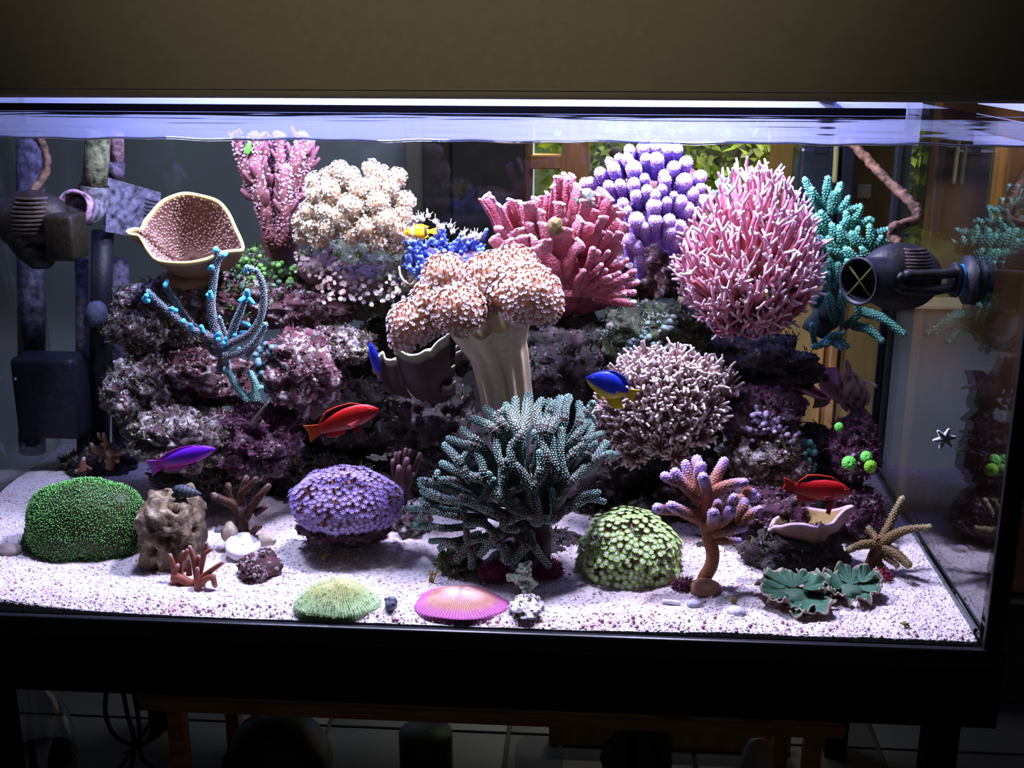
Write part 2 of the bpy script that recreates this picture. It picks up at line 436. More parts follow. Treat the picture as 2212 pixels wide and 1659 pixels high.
def slab(name, lo, hi, m, bev=0., root=None, **k):
    g = G(); box(g, lo, hi, (1, 1, 1), bev)
    return part(name, g, m, root, smooth=False) if root is not None else solo(name, g, m, smooth=False, **k)
# floor: a grout bed with single tiles
fl = slab('floor', (-2.6, -3.2, ZF-.06), (1.5, WY, ZF-.006), M_grout, kind='structure')
tm = G(); box(tm, (-.164, -.164, -.006), (.164, .164, .0), bev=.002); tme = tm.mesh('tile'); tme.materials.append(M_tile)
for i in range(7):
    for j in range(6):
        o = bpy.data.objects.new('tile', tme); COL.objects.link(o); o.parent = fl
        o.location = Vector((-1.45+i*.335, -.25+j*.335, ZF))-fl.location
slab('ceiling', (-2.6, -3.2, 2.4), (1.5, WY+.1, 2.46), M_wall, kind='structure')
# wall behind the tank, left open for the window
xw0, xw1 = P(1150, 380, WY)[0], P(1735, 380, WY)[0]
zw0, zw1 = P(1400, 660, WY)[2], P(1400, 120, WY)[2]
g = G()
box(g, (-2.6, WY, ZF), (xw0, WY+.1, 2.4)); box(g, (xw1, WY, ZF), (1.5, WY+.1, 2.4))
box(g, (xw0, WY, ZF), (xw1, WY+.1, zw0)); box(g, (xw0, WY, zw1+.25), (xw1, WY+.1, 2.4))
solo('wall_back', g, M_wall, kind='structure', smooth=False)
slab('wall_right', (1.5, -3.2, ZF), (1.56, WY+.1, 2.4), M_ochre, kind='structure')
# window: timber frame with bars, pane
win = thing('window_1', 'timber framed window behind the tank with sunlit shrubs outside', 'window', ((xw0+xw1)/2, WY, zw0), kind='structure')
xa, xb, xc = P(1143, 330, WY)[0], P(1214, 330, WY)[0], P(1273, 330, WY)[0]
zt, zm0, zm1 = zw1+.25, P(1200, 365, WY)[2], P(1200, 335, WY)[2]
slab('window_frame', (xb, WY-.03, zw0), (xc, WY+.06, zt), M_wood, .004, win)
slab('window_frame', (xw0-.03, WY-.03, zw0), (xa, WY+.06, zt), M_wood, .004, win)
slab('window_frame', (xw1-.01, WY-.03, zw0), (xw1+.05, WY+.06, zt), M_wood, .004, win)
slab('window_bar', (xa, WY-.01, zm0), (xb, WY+.04, zm1), M_wood, .003, win)
slab('window_bar', (xa, WY-.01, P(1200, 318, WY)[2]+.05), (xb, WY+.04, P(1200, 300, WY)[2]+.06), M_wood, .003, win)
slab('window_sill', (xw0-.0, WY-.004, zw0-.0), (xw1+.0, WY+.14, zw0+.006), M_dark, .004, win)  # sill darkened and deepened to cover the brightly lit reveal
M_pane = glass('window_glass', .04)
slab('window_pane', (xc, WY+.02, zw0), (xw1, WY+.024, zt), M_pane, 0, win)
slab('window_pane', (xa, WY+.02, zw0), (xb, WY+.024, zm0), M_pane, 0, win)
# dark door leaf next to the window, with a pale post
xd0, xd1, xd2 = P(875, 400, WY-.1)[0], P(916, 400, WY-.1)[0], P(1136, 400, WY-.1)[0]
dr = thing('door_1', 'dark door leaf between grey wall and timber window', 'door', ((xd1+xd2)/2, WY-.1, ZF), kind='structure')
slab('door_panel', (xd1, WY-.12, ZF), (xd2, WY-.06, 2.1), M_dark, .004, dr)
slab('door_stile', (P(975, 400, WY-.1)[0], WY-.13, ZF), (P(980, 400, WY-.1)[0], WY-.12, 2.1), M_black, 0, dr)
slab('trim_1', (xd0, WY-.09, ZF), (xd1, WY-.0, 2.1), plain('taupe_paint', (.24, .21, .18), .8), .004, kind='structure')
# shrubs outside: leaves in a few bushes, each a thing
M_leaf = coral('leaf', .5, 40, .3, 0)
M_bark = plain('bark', (.08, .06, .04), .9)
rg = np.random.RandomState(3)
lv = np.array([[0, 0, 0], [.35, .28, .05], [1, 0, -.05], [.35, -.28, .05]]); lt = [[0, 1, 2], [0, 2, 3]]
for bi, (px, py, Y, rx, rz, n, lab) in enumerate([
        (1330, 330, 2.25, .22, .24, 900, 'bushy shrub outside the window nearest the timber frame'),
        (1470, 345, 2.45, .24, .22, 900, 'bushy shrub outside the window behind the purple coral'),
        (1600, 325, 2.25, .22, .24, 900, 'bushy shrub outside the window above the pink branching coral'),
        (1715, 350, 2.4, .20, .24, 700, 'bushy shrub outside the window nearest the black filter box')]):
    c = P(px, py, Y); t = thing('garden_shrub', lab, 'shrub', (c[0], c[1], ZF), 'shrubs outside the window')
    g = G(); d = unit(rg.normal(size=(n, 3)))*(.35+.65*rg.rand(n, 1)**.5)*np.array([rx, .2, rz*1.25])+c
    col = np.array([.16, .24, .02])*(.5+1.2*rg.rand(n, 1))+np.array([.12, .10, 0])*rg.rand(n, 1)
    scatter(g, lv, lt, d, rg.normal(size=(n, 3))+[0, -.4, .5], .035+.03*rg.rand(n), rg, col)
    part('foliage', g, M_leaf, t, 'stuff')
    g = G(); tube(g, crv([(c[0], c[1], ZF), (c[0]+.02, c[1], c[2]-.2), (c[0], c[1], c[2])], 4), [.02]*9, 7)
    part('stem', g, M_bark, t)
slab('lawn', (-2, WY+.12, ZF-.06), (2, 4.2, ZF), plain('lawn_green', (.05, .08, .02), .95, nscale=20), kind='structure')
g = G(); box(g, (-1.6, 3.2, ZF), (2.2, 3.3, 2.2)); solo('hedge_wall', g, plain('hedge_dark', (.045, .07, .02), .95, nscale=25, namt=.6), 'dark clipped hedge at the back of the garden', 'hedge', smooth=False)

# right of the tank: brown cupboard with a pale metal strip
Yc = .45
cx0 = P(1850, 900, 1.3)[0]
cup = thing('cupboard', 'brown wooden cupboard with pale metal strip right of the tank', 'cupboard', (.62, 1.1, ZF))
z1, z2 = P(2185, 1287, .75)[2], P(2185, 1299, .75)[2]
slab('door_front', (.10, .75, z1+.006), (1.2, .80, 1.1), plain('brown_wood', (.34, .17, .06), .45, nscale=7, namt=.25, stretch=(5, 5, 1)), .004, cup)
slab('metal_strip', (.10, .735, z2), (1.2, .80, z1), plain('pale_metal', (.75, .62, .40), .3, 1.), .002, cup, )
slab('plinth', (.10, .76, ZF), (1.2, .80, z2-.01), M_dark, .003, cup)
slab('carcass', (.12, .80, ZF), (1.2, 1.25, 1.1), M_dark, .003, cup)
# ochre furniture seen through the back glass, right
oc = thing('wooden_cabinet', 'orange wooden cabinet behind the back glass, right of the window', 'cabinet', (.12, 1.2, ZF))
xo0, xo1 = P(1700, 700, 1.1)[0], P(1905, 700, 1.1)[0]
slab('front_board', (xo0, 1.10, ZF), (xo1, 1.13, 1.0), plain('ochre_wood', (.46, .30, .09), .5, nscale=8, namt=.25, stretch=(5, 5, 1)), .003, oc)
slab('stile', (P(1795, 700, 1.09)[0], 1.075, ZF), (P(1812, 700, 1.09)[0], 1.10, 1.0), M_wood, .003, oc)
slab('stile', (P(1776, 700, 1.09)[0], 1.08, ZF), (P(1783, 700, 1.09)[0], 1.10, 1.0), M_wood, .002, oc)
slab('paper_strip', (P(1853, 400, 1.09)[0], 1.085, P(1865, 428, 1.09)[2]), (P(1882, 400, 1.09)[0], 1.095, P(1865, 398, 1.09)[2]), plain('pale_paper', (.7, .62, .42), .8), .001, oc)
slab('body', (xo0, 1.13, ZF), (xo1, 1.5, 1.0), M_wood, 0, oc)
# black filter box hanging on the outside of the back glass
fx0, fx1 = P(1722, 400, .63)[0], P(1806, 400, .63)[0]
fb = thing('hang_on_filter', 'black filter box hanging behind the back glass near the right corner', 'filter', ((fx0+fx1)/2, .66, .4))
slab('box', (fx0, .62, P(1760, 520, .62)[2]), (fx1, .70, P(1760, 318, .62)[2]), M_black, .006, fb)
slab('side_box', (P(1811, 400, .63)[0], .63, P(1820, 500, .63)[2]), (P(1846, 400, .63)[0], .70, P(1820, 300, .63)[2]), M_black, .006, fb)
g = G(); tube(g, crv([P(1808, 295, .62), P(1806, 340, .62), P(1803, 390, .62)], 4), [.0045]*9, 8)
part('pipe', g, plain('olive_pipe', (.32, .28, .10), .4), fb)
hx = (fx0+fx1)/2; hz = P(1760, 318, .62)[2]
slab('hook', (hx-.012, .618, hz-.01), (hx+.012, .626, H+.016), M_black, .001, fb)
slab('hook', (hx-.012, D-.001, H+.0165), (hx+.012, .626, H+.0195), M_black, .001, fb)
g = G(); tube(g, crv([P(1778, 290, .66), P(1778, 325, .66)], 4), [.006]*5, 8); part('hose', g, M_black, fb)

# ================================================================== HOOD, TANK AND STAND
M_hood = plain('cream_hood', (.42, .38, .31), .75, nscale=120, namt=.05)
M_hoodin = plain('white_hood_lining', (.56, .62, .84), .6)
zh = P(1100, 215, -.035)[2]; zbead = P(1100, 192, -.04)[2]
hood = thing('aquarium_hood', 'cream box hood with rounded lower edge over the aquarium', 'hood', (-.7, .28, zh))
g = G(); pr = []
for a in np.linspace(0, math.pi, 9): pr.append((-.030-.009*math.sin(a)*0-.009+.009*math.cos(a)*-1+.009, zh-.0+.009-.009*math.sin(a)))
sec = [(-.040, 1.28)]+[(-.040+.008*(1-math.cos(a)), zh+.008-.008*math.sin(a)) for a in np.linspace(0, math.pi, 9)]+[(-.024, 1.28)]
xs = np.linspace(-1.86, .28, 40)
Pt = np.array([[(x, y, z+.004*((x+.6)/1.0)**2*-1 if z < 1 else z) for (y, z) in sec] for x in xs])
nu, nv = Pt.shape[:2]; I, J = np.meshgrid(np.arange(nu-1), np.arange(nv-1), indexing='ij')
g.add(Pt.reshape(-1, 3), np.stack([I*nv+J, (I+1)*nv+J, (I+1)*nv+J+1, I*nv+J+1], -1).reshape(-1, 4)[:, ::-1])
part('front_panel', g, M_hood, hood)
slab('bead', (-1.75, -.0435, zbead-.002), (.28, -.040, zbead+.0015), M_hood, .001, hood)
slab('lid', (-1.75, -.04, 1.28), (.28, .66, 1.30), M_hood, 0, hood)
slab('lining', (-1.85, .605, H-.004), (.03, .615, 1.28), M_hoodin, 0, hood, )
slab('lining', (.13, -.02, H+.012), (.14, .66, 1.28), M_hoodin, 0, hood)
slab('lining', (-1.86, -.02, H+.03), (-1.85, .66, 1.28), M_hoodin, 0, hood)
slab('light_tray', (-1.74, -.022, .95), (.13, .60, .96), M_hoodin, 0, hood)

M_side = glass('side_glass', .17, (.93, .95, .93))
M_backg = glass('back_glass', .025, (.95, .97, .97))
M_front = glass('front_glass', .012)
tank = thing('aquarium', 'large glass aquarium with black frame full of corals', 'aquarium', (-.7, .29, -.03))
slab('glass_pane', (-W-.01, -.006, 0), (.006, 0, H+.03), M_front, 0, tank, )
slab('glass_pane', (-W-.01, D, 0), (.006, D+.006, H+.015), M_backg, 0, tank)
slab('glass_pane', (0, 0, 0), (.006, D, H+.02), M_side, 0, tank)
slab('glass_pane', (-W-.006, 0, 0), (-W, D, H+.02), M_side, 0, tank)
slab('bottom_glass', (-W-.006, -.006, -.012), (.006, D+.006, 0), M_black, 0, tank)
slab('bottom_frame', (-W-.03, -.016, -.022), (.03, -.006, .004), M_black, .003, tank)
slab('corner_trim', (.002, -.014, -.02), (.027, -.005, .66), M_black, .003, tank)
slab('back_rail', (-W-.35, D-.010, H-.012), (-.002, D-.001, H+.0085), M_rail, .001, tank)
slab('corner_trim', (-.012, D-.012, 0), (.0, D, H), M_black, .003, tank)
slab('corner_trim', (.006, D-.03, 0), (.014, D+.012, H), M_black, .002, tank)
g = G(); tube(g, crv([(-.004, .004, .02), (-.004, .3, .018), (-.004, D-.02, .02)], 6), [.0022]*13, 6, knob=(90, .5)); part('silicone_seam', g, plain('silicone', (.10, .12, .13), .4), tank)
# water: the surface with a slight ripple (the body of the water is clear)
nx, ny = 150, 50
X, Y = np.meshgrid(np.linspace(-W, 0, nx), np.linspace(0, D, ny), indexing='ij')
Zw = H+.0011*fbm(np.c_[X.ravel()*5, Y.ravel()*16, 0*X.ravel()], 2, 3).reshape(X.shape)
g = G(); I, J = np.meshgrid(np.arange(nx-1), np.arange(ny-1), indexing='ij')
g.add(np.stack([X, Y, Zw], -1).reshape(-1, 3), np.stack([I*ny+J, (I+1)*ny+J, (I+1)*ny+J+1, I*ny+J+1], -1).reshape(-1, 4))
M_water = glass('water_surface', .02, (.97, .98, 1), .04)
o = solo('water_surface', g, M_water, 'clear rippling water surface reaching up under the hood', 'water', kind='stuff')
g = G(); tube(g, np.array([(x, -.0005+.002, H+.0008*math.sin(x*37)+.0006*math.sin(x*91)) for x in np.linspace(-W, 0, 120)]), [.0014]*120, 6)
part('water_line', g, glass('meniscus', .6, (.8, .9, 1)), tank)

stand = thing('aquarium_stand', 'black steel stand carrying the aquarium', 'stand', (-.7, .29, ZF))
zs = P(1600, 1527, -.01)[2]
slab('front_beam', (-W-.03, -.012, -.105), (.03, .025, -.022), M_blackm, .003, stand)
slab('back_beam', (-W-.03, .55, -.09), (.03, .59, -.022), M_blackm, .003, stand)
slab('side_beam', (-.012, .025, -.09), (.03, .55, -.022), M_blackm, .003, stand)
slab('side_beam', (-W-.03, .025, -.09), (-W+.02, .55, -.022), M_blackm, .003, stand)
xl0, xl1 = P(2008, 1580, 0.)[0], P(2076, 1580, 0.)[0]
slab('leg', (xl0, .0, ZF), (xl1, .04, -.105), M_blackm, .002, stand)
xk = P(14, 1590, 0.)[0]
slab('leg', (xk-.04, .0, ZF), (xk, .04, -.105), M_blackm, .002, stand)
slab('leg', (xl0, .55, ZF), (xl1, .59, -.09), M_blackm, .002, stand)
slab('leg', (xk-.04, .55, ZF), (xk, .59, -.09), M_blackm, .002, stand)

# bench under the tank
Yb = .20
zb = P(1000, 1545, Yb)[2]
bx0, bx1 = P(290, 1525, Yb)[0], P(1826, 1590, Yb)[0]
bench = thing('wooden_bench', 'long orange wooden bench standing under the aquarium stand', 'bench', ((bx0+bx1)/2, Yb+.15, ZF))
slab('seat_board', (bx0, Yb, zb-.015), (bx1, Yb+.34, zb+.006), M_wood2, .002, bench)
for px in (370, 1765):
    x = P(px, 1620, Yb)[0]
    slab('leg', (x-.012, Yb+.02, ZF), (x+.012, Yb+.05, zb-.015), M_wood2, .002, bench)
    slab('leg', (x-.012, Yb+.28, ZF), (x+.012, Yb+.31, zb-.015), M_wood2, .002, bench)
for k, (px, lab) in enumerate([(1460, 'white dish on the wooden bench, left of two'), (1632, 'white dish on the wooden bench, right of two')]):
    c = PZ(px, 1528+8*k, zb+.006); g = G()
    lathe(g, [(.004, .001), (.022, .0012), (.029, .012), (.034, .022), (.031, .0215), (.026, .012), (.020, .004), (.001, .004)], (c[0], c[1]-.004, zb+.006), sides=28)
    solo('dish', g, M_white, lab, 'dish', 'white dishes on the bench')
# things on the floor under the bench and left of it
def bottle(px, Yq, top, r, prof, m, name, lab, cat, cap=None):
    x = P(px, 1600, Yq)[0]; t = thing(name, lab, cat, (x, Yq, ZF)); hgt = top-ZF
    g = G(); lathe(g, [(a*r, b*hgt) for a, b in prof], (x, Yq, ZF), sides=24); part('body', g, m, t)
    if cap: g = G(); lathe(g, [(0.01*r, hgt), (cap*r, hgt), (cap*r, hgt+.02), (.01*r, hgt+.02)], (x, Yq, ZF), sides=20); part('cap', g, M_white, t)
    return t
M_clear = glass('clear_plastic', .16, (.86, .88, .92), .08)
bt = bottle(82, .16, P(82, 1462, .16)[2], .052, [(.05, 0), (.9, 0), (1, .03), (.97, .2), (1, .35), (.96, .5), (1, .7), (.9, .80), (.6, .9), (.3, .97), (.28, 1)], M_clear, 'plastic_bottle', 'clear plastic bottle on the floor left of the bench', 'bottle', .34)
g = G(); lathe(g, [(.0525, 0), (.0535, .01), (.0535, .13), (.0525, .14)], (P(82, 1600, .16)[0], .16, ZF+.06), sides=24); part('sleeve', g, plain('dull_label', (.25, .25, .27), .6), bt)
bottle(1640, .33, P(1640, 1597, .33)[2], .030, [(.05, 0), (.95, 0), (1, .05), (1, .6), (.85, .8), (.6, .95), (.05, 1)], plain('white_plastic', (.55, .55, .56), .5), 'plastic_canister', 'white plastic bottle under the bench, right', 'bottle')
bottle(1165, .40, P(1165, 1612, .40)[2], .040, [(.05, 0), (.95, 0), (1, .05), (1, .85), (.9, .93), (.95, .96), (.95, 1)], M_clear, 'glass_jar', 'clear glass jar under the middle of the bench', 'jar')
bottle(920, .40, P(920, 1580, .40)[2], .045, [(.05, 0), (.98, 0), (1, .02), (1, .98), (.97, 1), (.05, 1)], plain('dark_tin', (.05, .05, .055), .4), 'tin', 'dark tin under the bench left of the jar', 'tin')
t = thing('round_pump', 'round black pump housing under the left part of the bench', 'pump', P(600, 1640, .34))
c = P(600, 1650, .34); g = G(); lathe(g, [(.002, -.05), (.075, -.05), (.085, -.03), (.085, .03), (.075, .05), (.002, .05)], c, (0, 1, 0), 32); part('housing', g, M_black, t)
g = G(); lathe(g, [(.001, 0), (.012, 0), (.010, -.012), (.001, -.012)], c+np.array([0, -.05, 0]), (0, 1, 0), 16); part('knob', g, plain('grey_knob', (.2, .2, .2), .4), t)
g = G(); c = P(1375, 1640, .38)
for k in range(6):
    a = k*1.1; tube(g, crv([c+np.array([.03*math.sin(a), .02*math.cos(a), -.06]), c+np.array([.045*math.sin(a+.6), .03*math.cos(a), .02]), c+np.array([.02*math.sin(a+1), .02, .055])], 5), np.linspace(.022, .010, 11), 8, knob=(40, .6))
solo('driftwood', g, plain('driftwood_grey', (.12, .10, .08), .9, nscale=40), 'twisted piece of dark driftwood under the bench', 'driftwood')
for k, (pts, lab) in enumerate([([(232, 1470), (228, 1540), (250, 1590), (300, 1610), (345, 1585)], 'thin black cable looping under the left end of the tank, leftmost'),
                                ([(262, 1470), (275, 1540), (290, 1600), (285, 1659)], 'thin black cable hanging straight beside the bench leg'),
                                ([(285, 1470), (300, 1560), (305, 1630), (330, 1659)], 'thin black cable touching the bench end'),
                                ([(345, 1540), (330, 1585), (300, 1612), (270, 1625)], 'short black cable loop beside the bench leg')]):
    g = G(); tube(g, crv([P(x, y, .17+.01*k) for x, y in pts], 6), .0035, 7); solo('cable', g, M_black, lab, 'cable', 'cables under the tank')
pn_ = thing('added_panel', 'added ochre panel for the dim ochre area behind the right half of the bench', 'board', (P(1450, 1640, .56)[0], .56, ZF))
slab('board', (P(1185, 1640, .56)[0], .555, ZF), (P(1705, 1640, .56)[0], .575, P(1450, 1560, .56)[2]), plain('ochre_panel', (.55, .36, .12), .6, nscale=9, stretch=(6, 6, 1)), .002, pn_)  # panel added for a dim ochre area, real object unknown
slab('baseboard_back', (-2.6, WY-.02, ZF), (1.5, WY, ZF+.07), M_dark, .003, kind='structure')

# ================================================================== SAND
def zsand(x, y):
    x = np.asarray(x, float); y = np.asarray(y, float); p = np.c_[x.ravel()*7, y.ravel()*7, 0*x.ravel()]
    z = .010+.006*fbm(p, 3, 11)+.0018*fbm(p*9, 2, 4)+.010*np.clip(y.ravel()/.4, 0, 1)
    z = z*(1-np.exp(-(y.ravel()/.016)**2)*(.72-.4/(1+np.exp(-(x.ravel()+.35)/.04))))
    z += .022*np.exp(-((x.ravel()+1.30)/.14)**2)*np.exp(-(y.ravel()/.12)**2)
    return z.reshape(x.shape)
def on_sand(px, py):
    z = .015
    for k in range(6):
        p = PZ(px, py, z); z = float(zsand(p[0], p[1]))
    return np.array([p[0], p[1], z])
def sandmat():
    m, nt, b, N, L = nmat('coral_sand'); tc = N.new('ShaderNodeTexCoord')
    v = N.new('ShaderNodeTexVoronoi'); v.inputs['Scale'].default_value = 330; L.new(tc.outputs['Object'], v.inputs['Vector'])
    cr = N.new('ShaderNodeValToRGB'); el = cr.color_ramp.elements
    el[0].position = 0; el[0].color = (.46, .35, .38, 1); el[1].position = 1; el[1].color = (.86, .82, .80, 1)
    for p_, c_ in ((.12, (.66, .55, .57)), (.35, (.80, .72, .73)), (.7, (.74, .66, .69))):
        e = el.new(p_); e.color = (*c_, 1)
    sp = N.new('ShaderNodeSeparateColor'); L.new(v.outputs['Color'], sp.inputs[0]); L.new(sp.outputs[0], cr.inputs[0])
    n = N.new('ShaderNodeTexNoise'); n.inputs['Scale'].default_value = 9; n.inputs['Detail'].default_value = 8; n.inputs['Roughness'].default_value = .7
    L.new(tc.outputs['Object'], n.inputs['Vector'])
    mr = N.new('ShaderNodeMapRange'); mr.inputs['From Min'].default_value = .55; mr.inputs['From Max'].default_value = .68; mr.inputs['To Max'].default_value = .6
    L.new(n.outputs['Fac'], mr.inputs['Value'])
    mx = N.new('ShaderNodeMix'); mx.data_type = 'RGBA'; mx.inputs[7].default_value = (.55, .22, .20, 1)     # reddish film on the sand
    L.new(mr.outputs[0], mx.inputs['Factor']); L.new(cr.outputs[0], mx.inputs[6]); L.new(mx.outputs[2], b.inputs['Base Color'])
    b.inputs['Roughness'].default_value = .9
    bp = N.new('ShaderNodeBump'); bp.inputs['Strength'].default_value = .7; bp.inputs['Distance'].default_value = .0025
    L.new(v.outputs['Distance'], bp.inputs['Height']); bp.invert = True; L.new(bp.outputs[0], b.inputs['Normal'])
    return m
M_sand = sandmat()
nx, ny = 420, 190
X, Y = np.meshgrid(np.linspace(-W+.001, -.001, nx), .001+(D-.002)*np.linspace(0, 1, ny)**1.25, indexing='ij')
Zs = zsand(X, Y)+.0012*fbm(np.c_[X.ravel()*220, Y.ravel()*220, 0*X.ravel()], 2, 8).reshape(X.shape)
top = np.stack([X, Y, Zs], -1); bot = top.copy(); bot[..., 2] = .0005
I, J = np.meshgrid(np.arange(nx-1), np.arange(ny-1), indexing='ij')
Q = [np.stack([I*ny+J, (I+1)*ny+J, (I+1)*ny+J+1, I*ny+J+1], -1).reshape(-1, 4)]
i = np.arange(nx-1); V = np.vstack([top.reshape(-1, 3), bot[:, 0], bot[-1, :]]); m = nx*ny
Q.append(np.stack([m+i, m+i+1, (i+1)*ny, i*ny], -1)); j = np.arange(ny-1); e = (nx-1)*ny
Q.append(np.stack([m+nx+j, m+nx+j+1, e+j+1, e+j], -1))
g = G(); g.add(V, np.vstack(Q)); solo('sand', g, M_sand, 'pale pink coral sand covering the tank floor', 'sand', kind='stuff', loc=(-.7, .29, 0))
rng = np.random.RandomState(5)
n = 9000; x = -W+.004+(W-.008)*rng.rand(n); y = .003+.40*rng.rand(n)**1.6; z = zsand(x, y)
pal = np.array([[.88, .82, .82], [.80, .70, .72], [.62, .36, .36], [.9, .88, .9], [.55, .42, .46], [.75, .52, .54]])
g = G(); v, t = ico(1); scatter(g, v*np.array([1, .8, .65]), t, np.c_[x, y, z+.0006], [0, 0, 1]+.4*rng.normal(size=(n, 3)), .0011+.0018*rng.rand(n)**3, rng, pal[rng.choice(6, n, p=[.3, .28, .1, .2, .06, .06])])
M_grain = coral('sand_grain', .85, 300, .1, 0)
solo('gravel', g, M_grain, 'loose pink and white grains lying on the sand', 'gravel', kind='stuff', loc=(-.7, .2, .01))
# rosy nodules along the front pane
n = 120; pxs = np.r_[rng.uniform(300, 1500, 95), rng.uniform(1500, 2090, 25)]
pos = np.array([[P(a, 1360, .004)[0], .006+.02*rng.rand()**2, 0] for a in pxs]); pos[:, 2] = zsand(pos[:, 0], pos[:, 1])+.0015
g = G(); v, t = ico(2); scatter(g, v, t, pos, rng.normal(size=(n, 3)), .0010+.0019*rng.rand(n), rng, np.array([[.50, .26, .34]])*(.8+.5*rng.rand(n, 1)))
solo('coralline_pebbles', g, M_grain, 'rose coloured coralline nodules along the front edge of the sand', 'pebbles', kind='stuff')

# ================================================================== LIVE ROCK
RM = {
 'pale': rockmat('rock_pale', (.035, .025, .024), (.11, .075, .065), (.60, .55, .55), (.13, .035, .065), .52, .55),
 'dark': rockmat('rock_shaded', (.014, .012, .011), (.035, .026, .026), (.30, .24, .28), (.10, .03, .06), .62, .58),  # shade under the overhangs partly put into this near-black stone colour
 'rose': rockmat('rock_rose', (.03, .018, .018), (.085, .040, .038), (.60, .52, .53), (.14, .035, .05), .55, .50),
 'plum': rockmat('rock_plum', (.028, .012, .020), (.055, .024, .034), (.38, .30, .32), (.10, .02, .06), .58, .51),
 'green': rockmat('rock_green', (.03, .032, .02), (.07, .07, .04), (.45, .42, .40), (.07, .10, .04), .60, .50),
 'white': rockmat('rock_white', (.10, .07, .05), (.40, .33, .27), (.80, .76, .76), (.20, .16, .06), .42, .58),
 'tan': rockmat('rock_tan', (.09, .065, .04), (.25, .175, .10), (.50, .40, .28), (.14, .085, .045), .56, .58),
}
M_crust = coral('encrusting', .7, 260, .3, 0)
PALS = {
 'pale': [[.62, .58, .58], [.40, .33, .33], [.13, .05, .07], [.28, .24, .13], [.06, .04, .035], [.13, .09, .07], [.05, .035, .03], [.10, .06, .05]], 'white': [[.8, .76, .76], [.5, .42, .36], [.15, .1, .07]], 'dark': [[.06, .05, .06], [.05, .02, .03], [.09, .10, .09], [.22, .19, .22], [.03, .025, .025]],
 'rose': [[.56, .48, .48], [.16, .05, .07], [.11, .04, .045], [.32, .26, .23], [.06, .03, .03], [.08, .035, .035]], 'plum': [[.12, .025, .07], [.08, .02, .045], [.30, .22, .25], [.05, .016, .03], [.15, .10, .10]],
 'green': [[.14, .2, .08], [.22, .25, .16], [.4, .4, .36], [.1, .13, .06]], 'tan': [[.6, .5, .35], [.45, .33, .2], [.7, .62, .5], [.3, .2, .1]]}
dv, dt_, dq = dome(6)
bl = np.array([[-.12, 0, 0], [.12, 0, 0], [.10, .12, .55], [-.10, .12, .55], [0, .4, 1.]]); bq_ = [[0, 1, 2, 3]]; bt_ = [[3, 2, 4]]
def rock(px, py, rx, ry, Y, label, style='pale', seed=1, depth=None, sub=5, amp=.42, rough=1., crust=260, tufts=120, name='live_rock', group='live rocks of the reef', tuftcol=None, cat='rock', boxy=0.):
    s = mpp(Y); c = P(px, py, Y); rad = np.array([rx*s, (depth if depth else .8*min(rx, ry)*s+.02), ry*s])
    d, T = ico(sub)
    b = d*(1+boxy*(1/np.abs(d).max(1, keepdims=True)-1))
    w = d*rad+c
    f = 1+amp*fbm(d*1.9, 3, seed)+.16*rid(w*38, 3, seed+3)-.10+.09*rough*fbm(w*95, 3, seed+5)
    hole = pn(w*55, seed+9); f -= .16*rough*np.clip((hole-.25)/.3, 0, 1)
    V = c+b*rad*f[:, None]
    V[:, 1] = np.minimum(V[:, 1], D-.008)
    V[:, 2] = np.maximum(V[:, 2], .004)
    g = G(); g.add(V, None, T); t = thing(name, label, cat, (c[0], c[1], max(.0, V[:, 2].min())), group)
    part('stone', g, RM[style], t)
    r = np.random.RandomState(seed+50); pos, nr = face_samples(V, T, (crust+tufts)*4, r)
    k = (nr[:, 2] > -.25) & (nr[:, 1] < .35); pos, nr = pos[k], nr[k]
    if crust:
        cl = pn(pos*45, seed+2) > -.05; q = pos[cl][:int(crust*1.7)]; qn = nr[cl][:int(crust*1.7)]
        pal = np.array(PALS[style]); g = G(); n = len(q)
        scatter(g, dv, dt_, q, qn, np.c_[.0009+.0030*r.rand(n)**2, .0009+.0030*r.rand(n)**2, .0010+.0026*r.rand(n)], r, pal[r.randint(0, len(pal), n)]*(.7+.5*r.rand(n, 1)), None, dq)
        if n: part('encrusting_growth', g, M_crust, t, 'stuff')
    if tufts:
        q = pos[::-1][:tufts]; qn = nr[::-1][:tufts]; n = len(q); g = G()
        tc_ = np.array(tuftcol if tuftcol is not None else {'plum': [.14, .035, .08], 'green': [.08, .14, .04], 'rose': [.16, .05, .07]}.get(style, [.13, .12, .06]))
        q = np.repeat(q, 4, 0)+.0022*r.normal(size=(4*n, 3)); qn = np.repeat(qn, 4, 0)+.5*r.normal(size=(4*n, 3))
        scatter(g, bl, bt_, q, qn, .005+.006*r.rand(4*n), r, tc_*(.5+r.rand(4*n, 1)), None, bq_)
        part('algae_tufts', g, M_crust, t, 'stuff')
    return t, V, T
L = rock
L(372, 650, 120, 55, .40, 'craggy pale rock ledge directly under the brown cup coral', 'pale', 2)
L(305, 712, 75, 48, .36, 'grey white pitted rock at the upper left edge of the reef', 'pale', 3)
L(400, 725, 70, 42, .40, 'pale rock behind the base of the blue tipped coral, left', 'pale', 4)
L(520, 650, 110, 70, .42, 'rose and green rock behind the blue tipped coral, upper right', 'rose', 5, tufts=220, tuftcol=[.12, .22, .06])
L(310, 850, 90, 85, .33, 'pale knobbly rock at the left edge above the purple fish', 'pale', 6, crust=420)
L(440, 815, 120, 70, .36, 'dark rose rock below the base of the blue tipped coral', 'rose', 7)
L(400, 945, 150, 75, .29, 'pale encrusted rock right behind the purple fish', 'pale', 8, crust=460)
L(560, 950, 95, 90, .31, 'plum red rock right of the purple fish', 'plum', 9, tufts=260)
L(450, 1030, 130, 55, .33, 'dark rock at the sand line behind the brown branching coral', 'dark', 10)
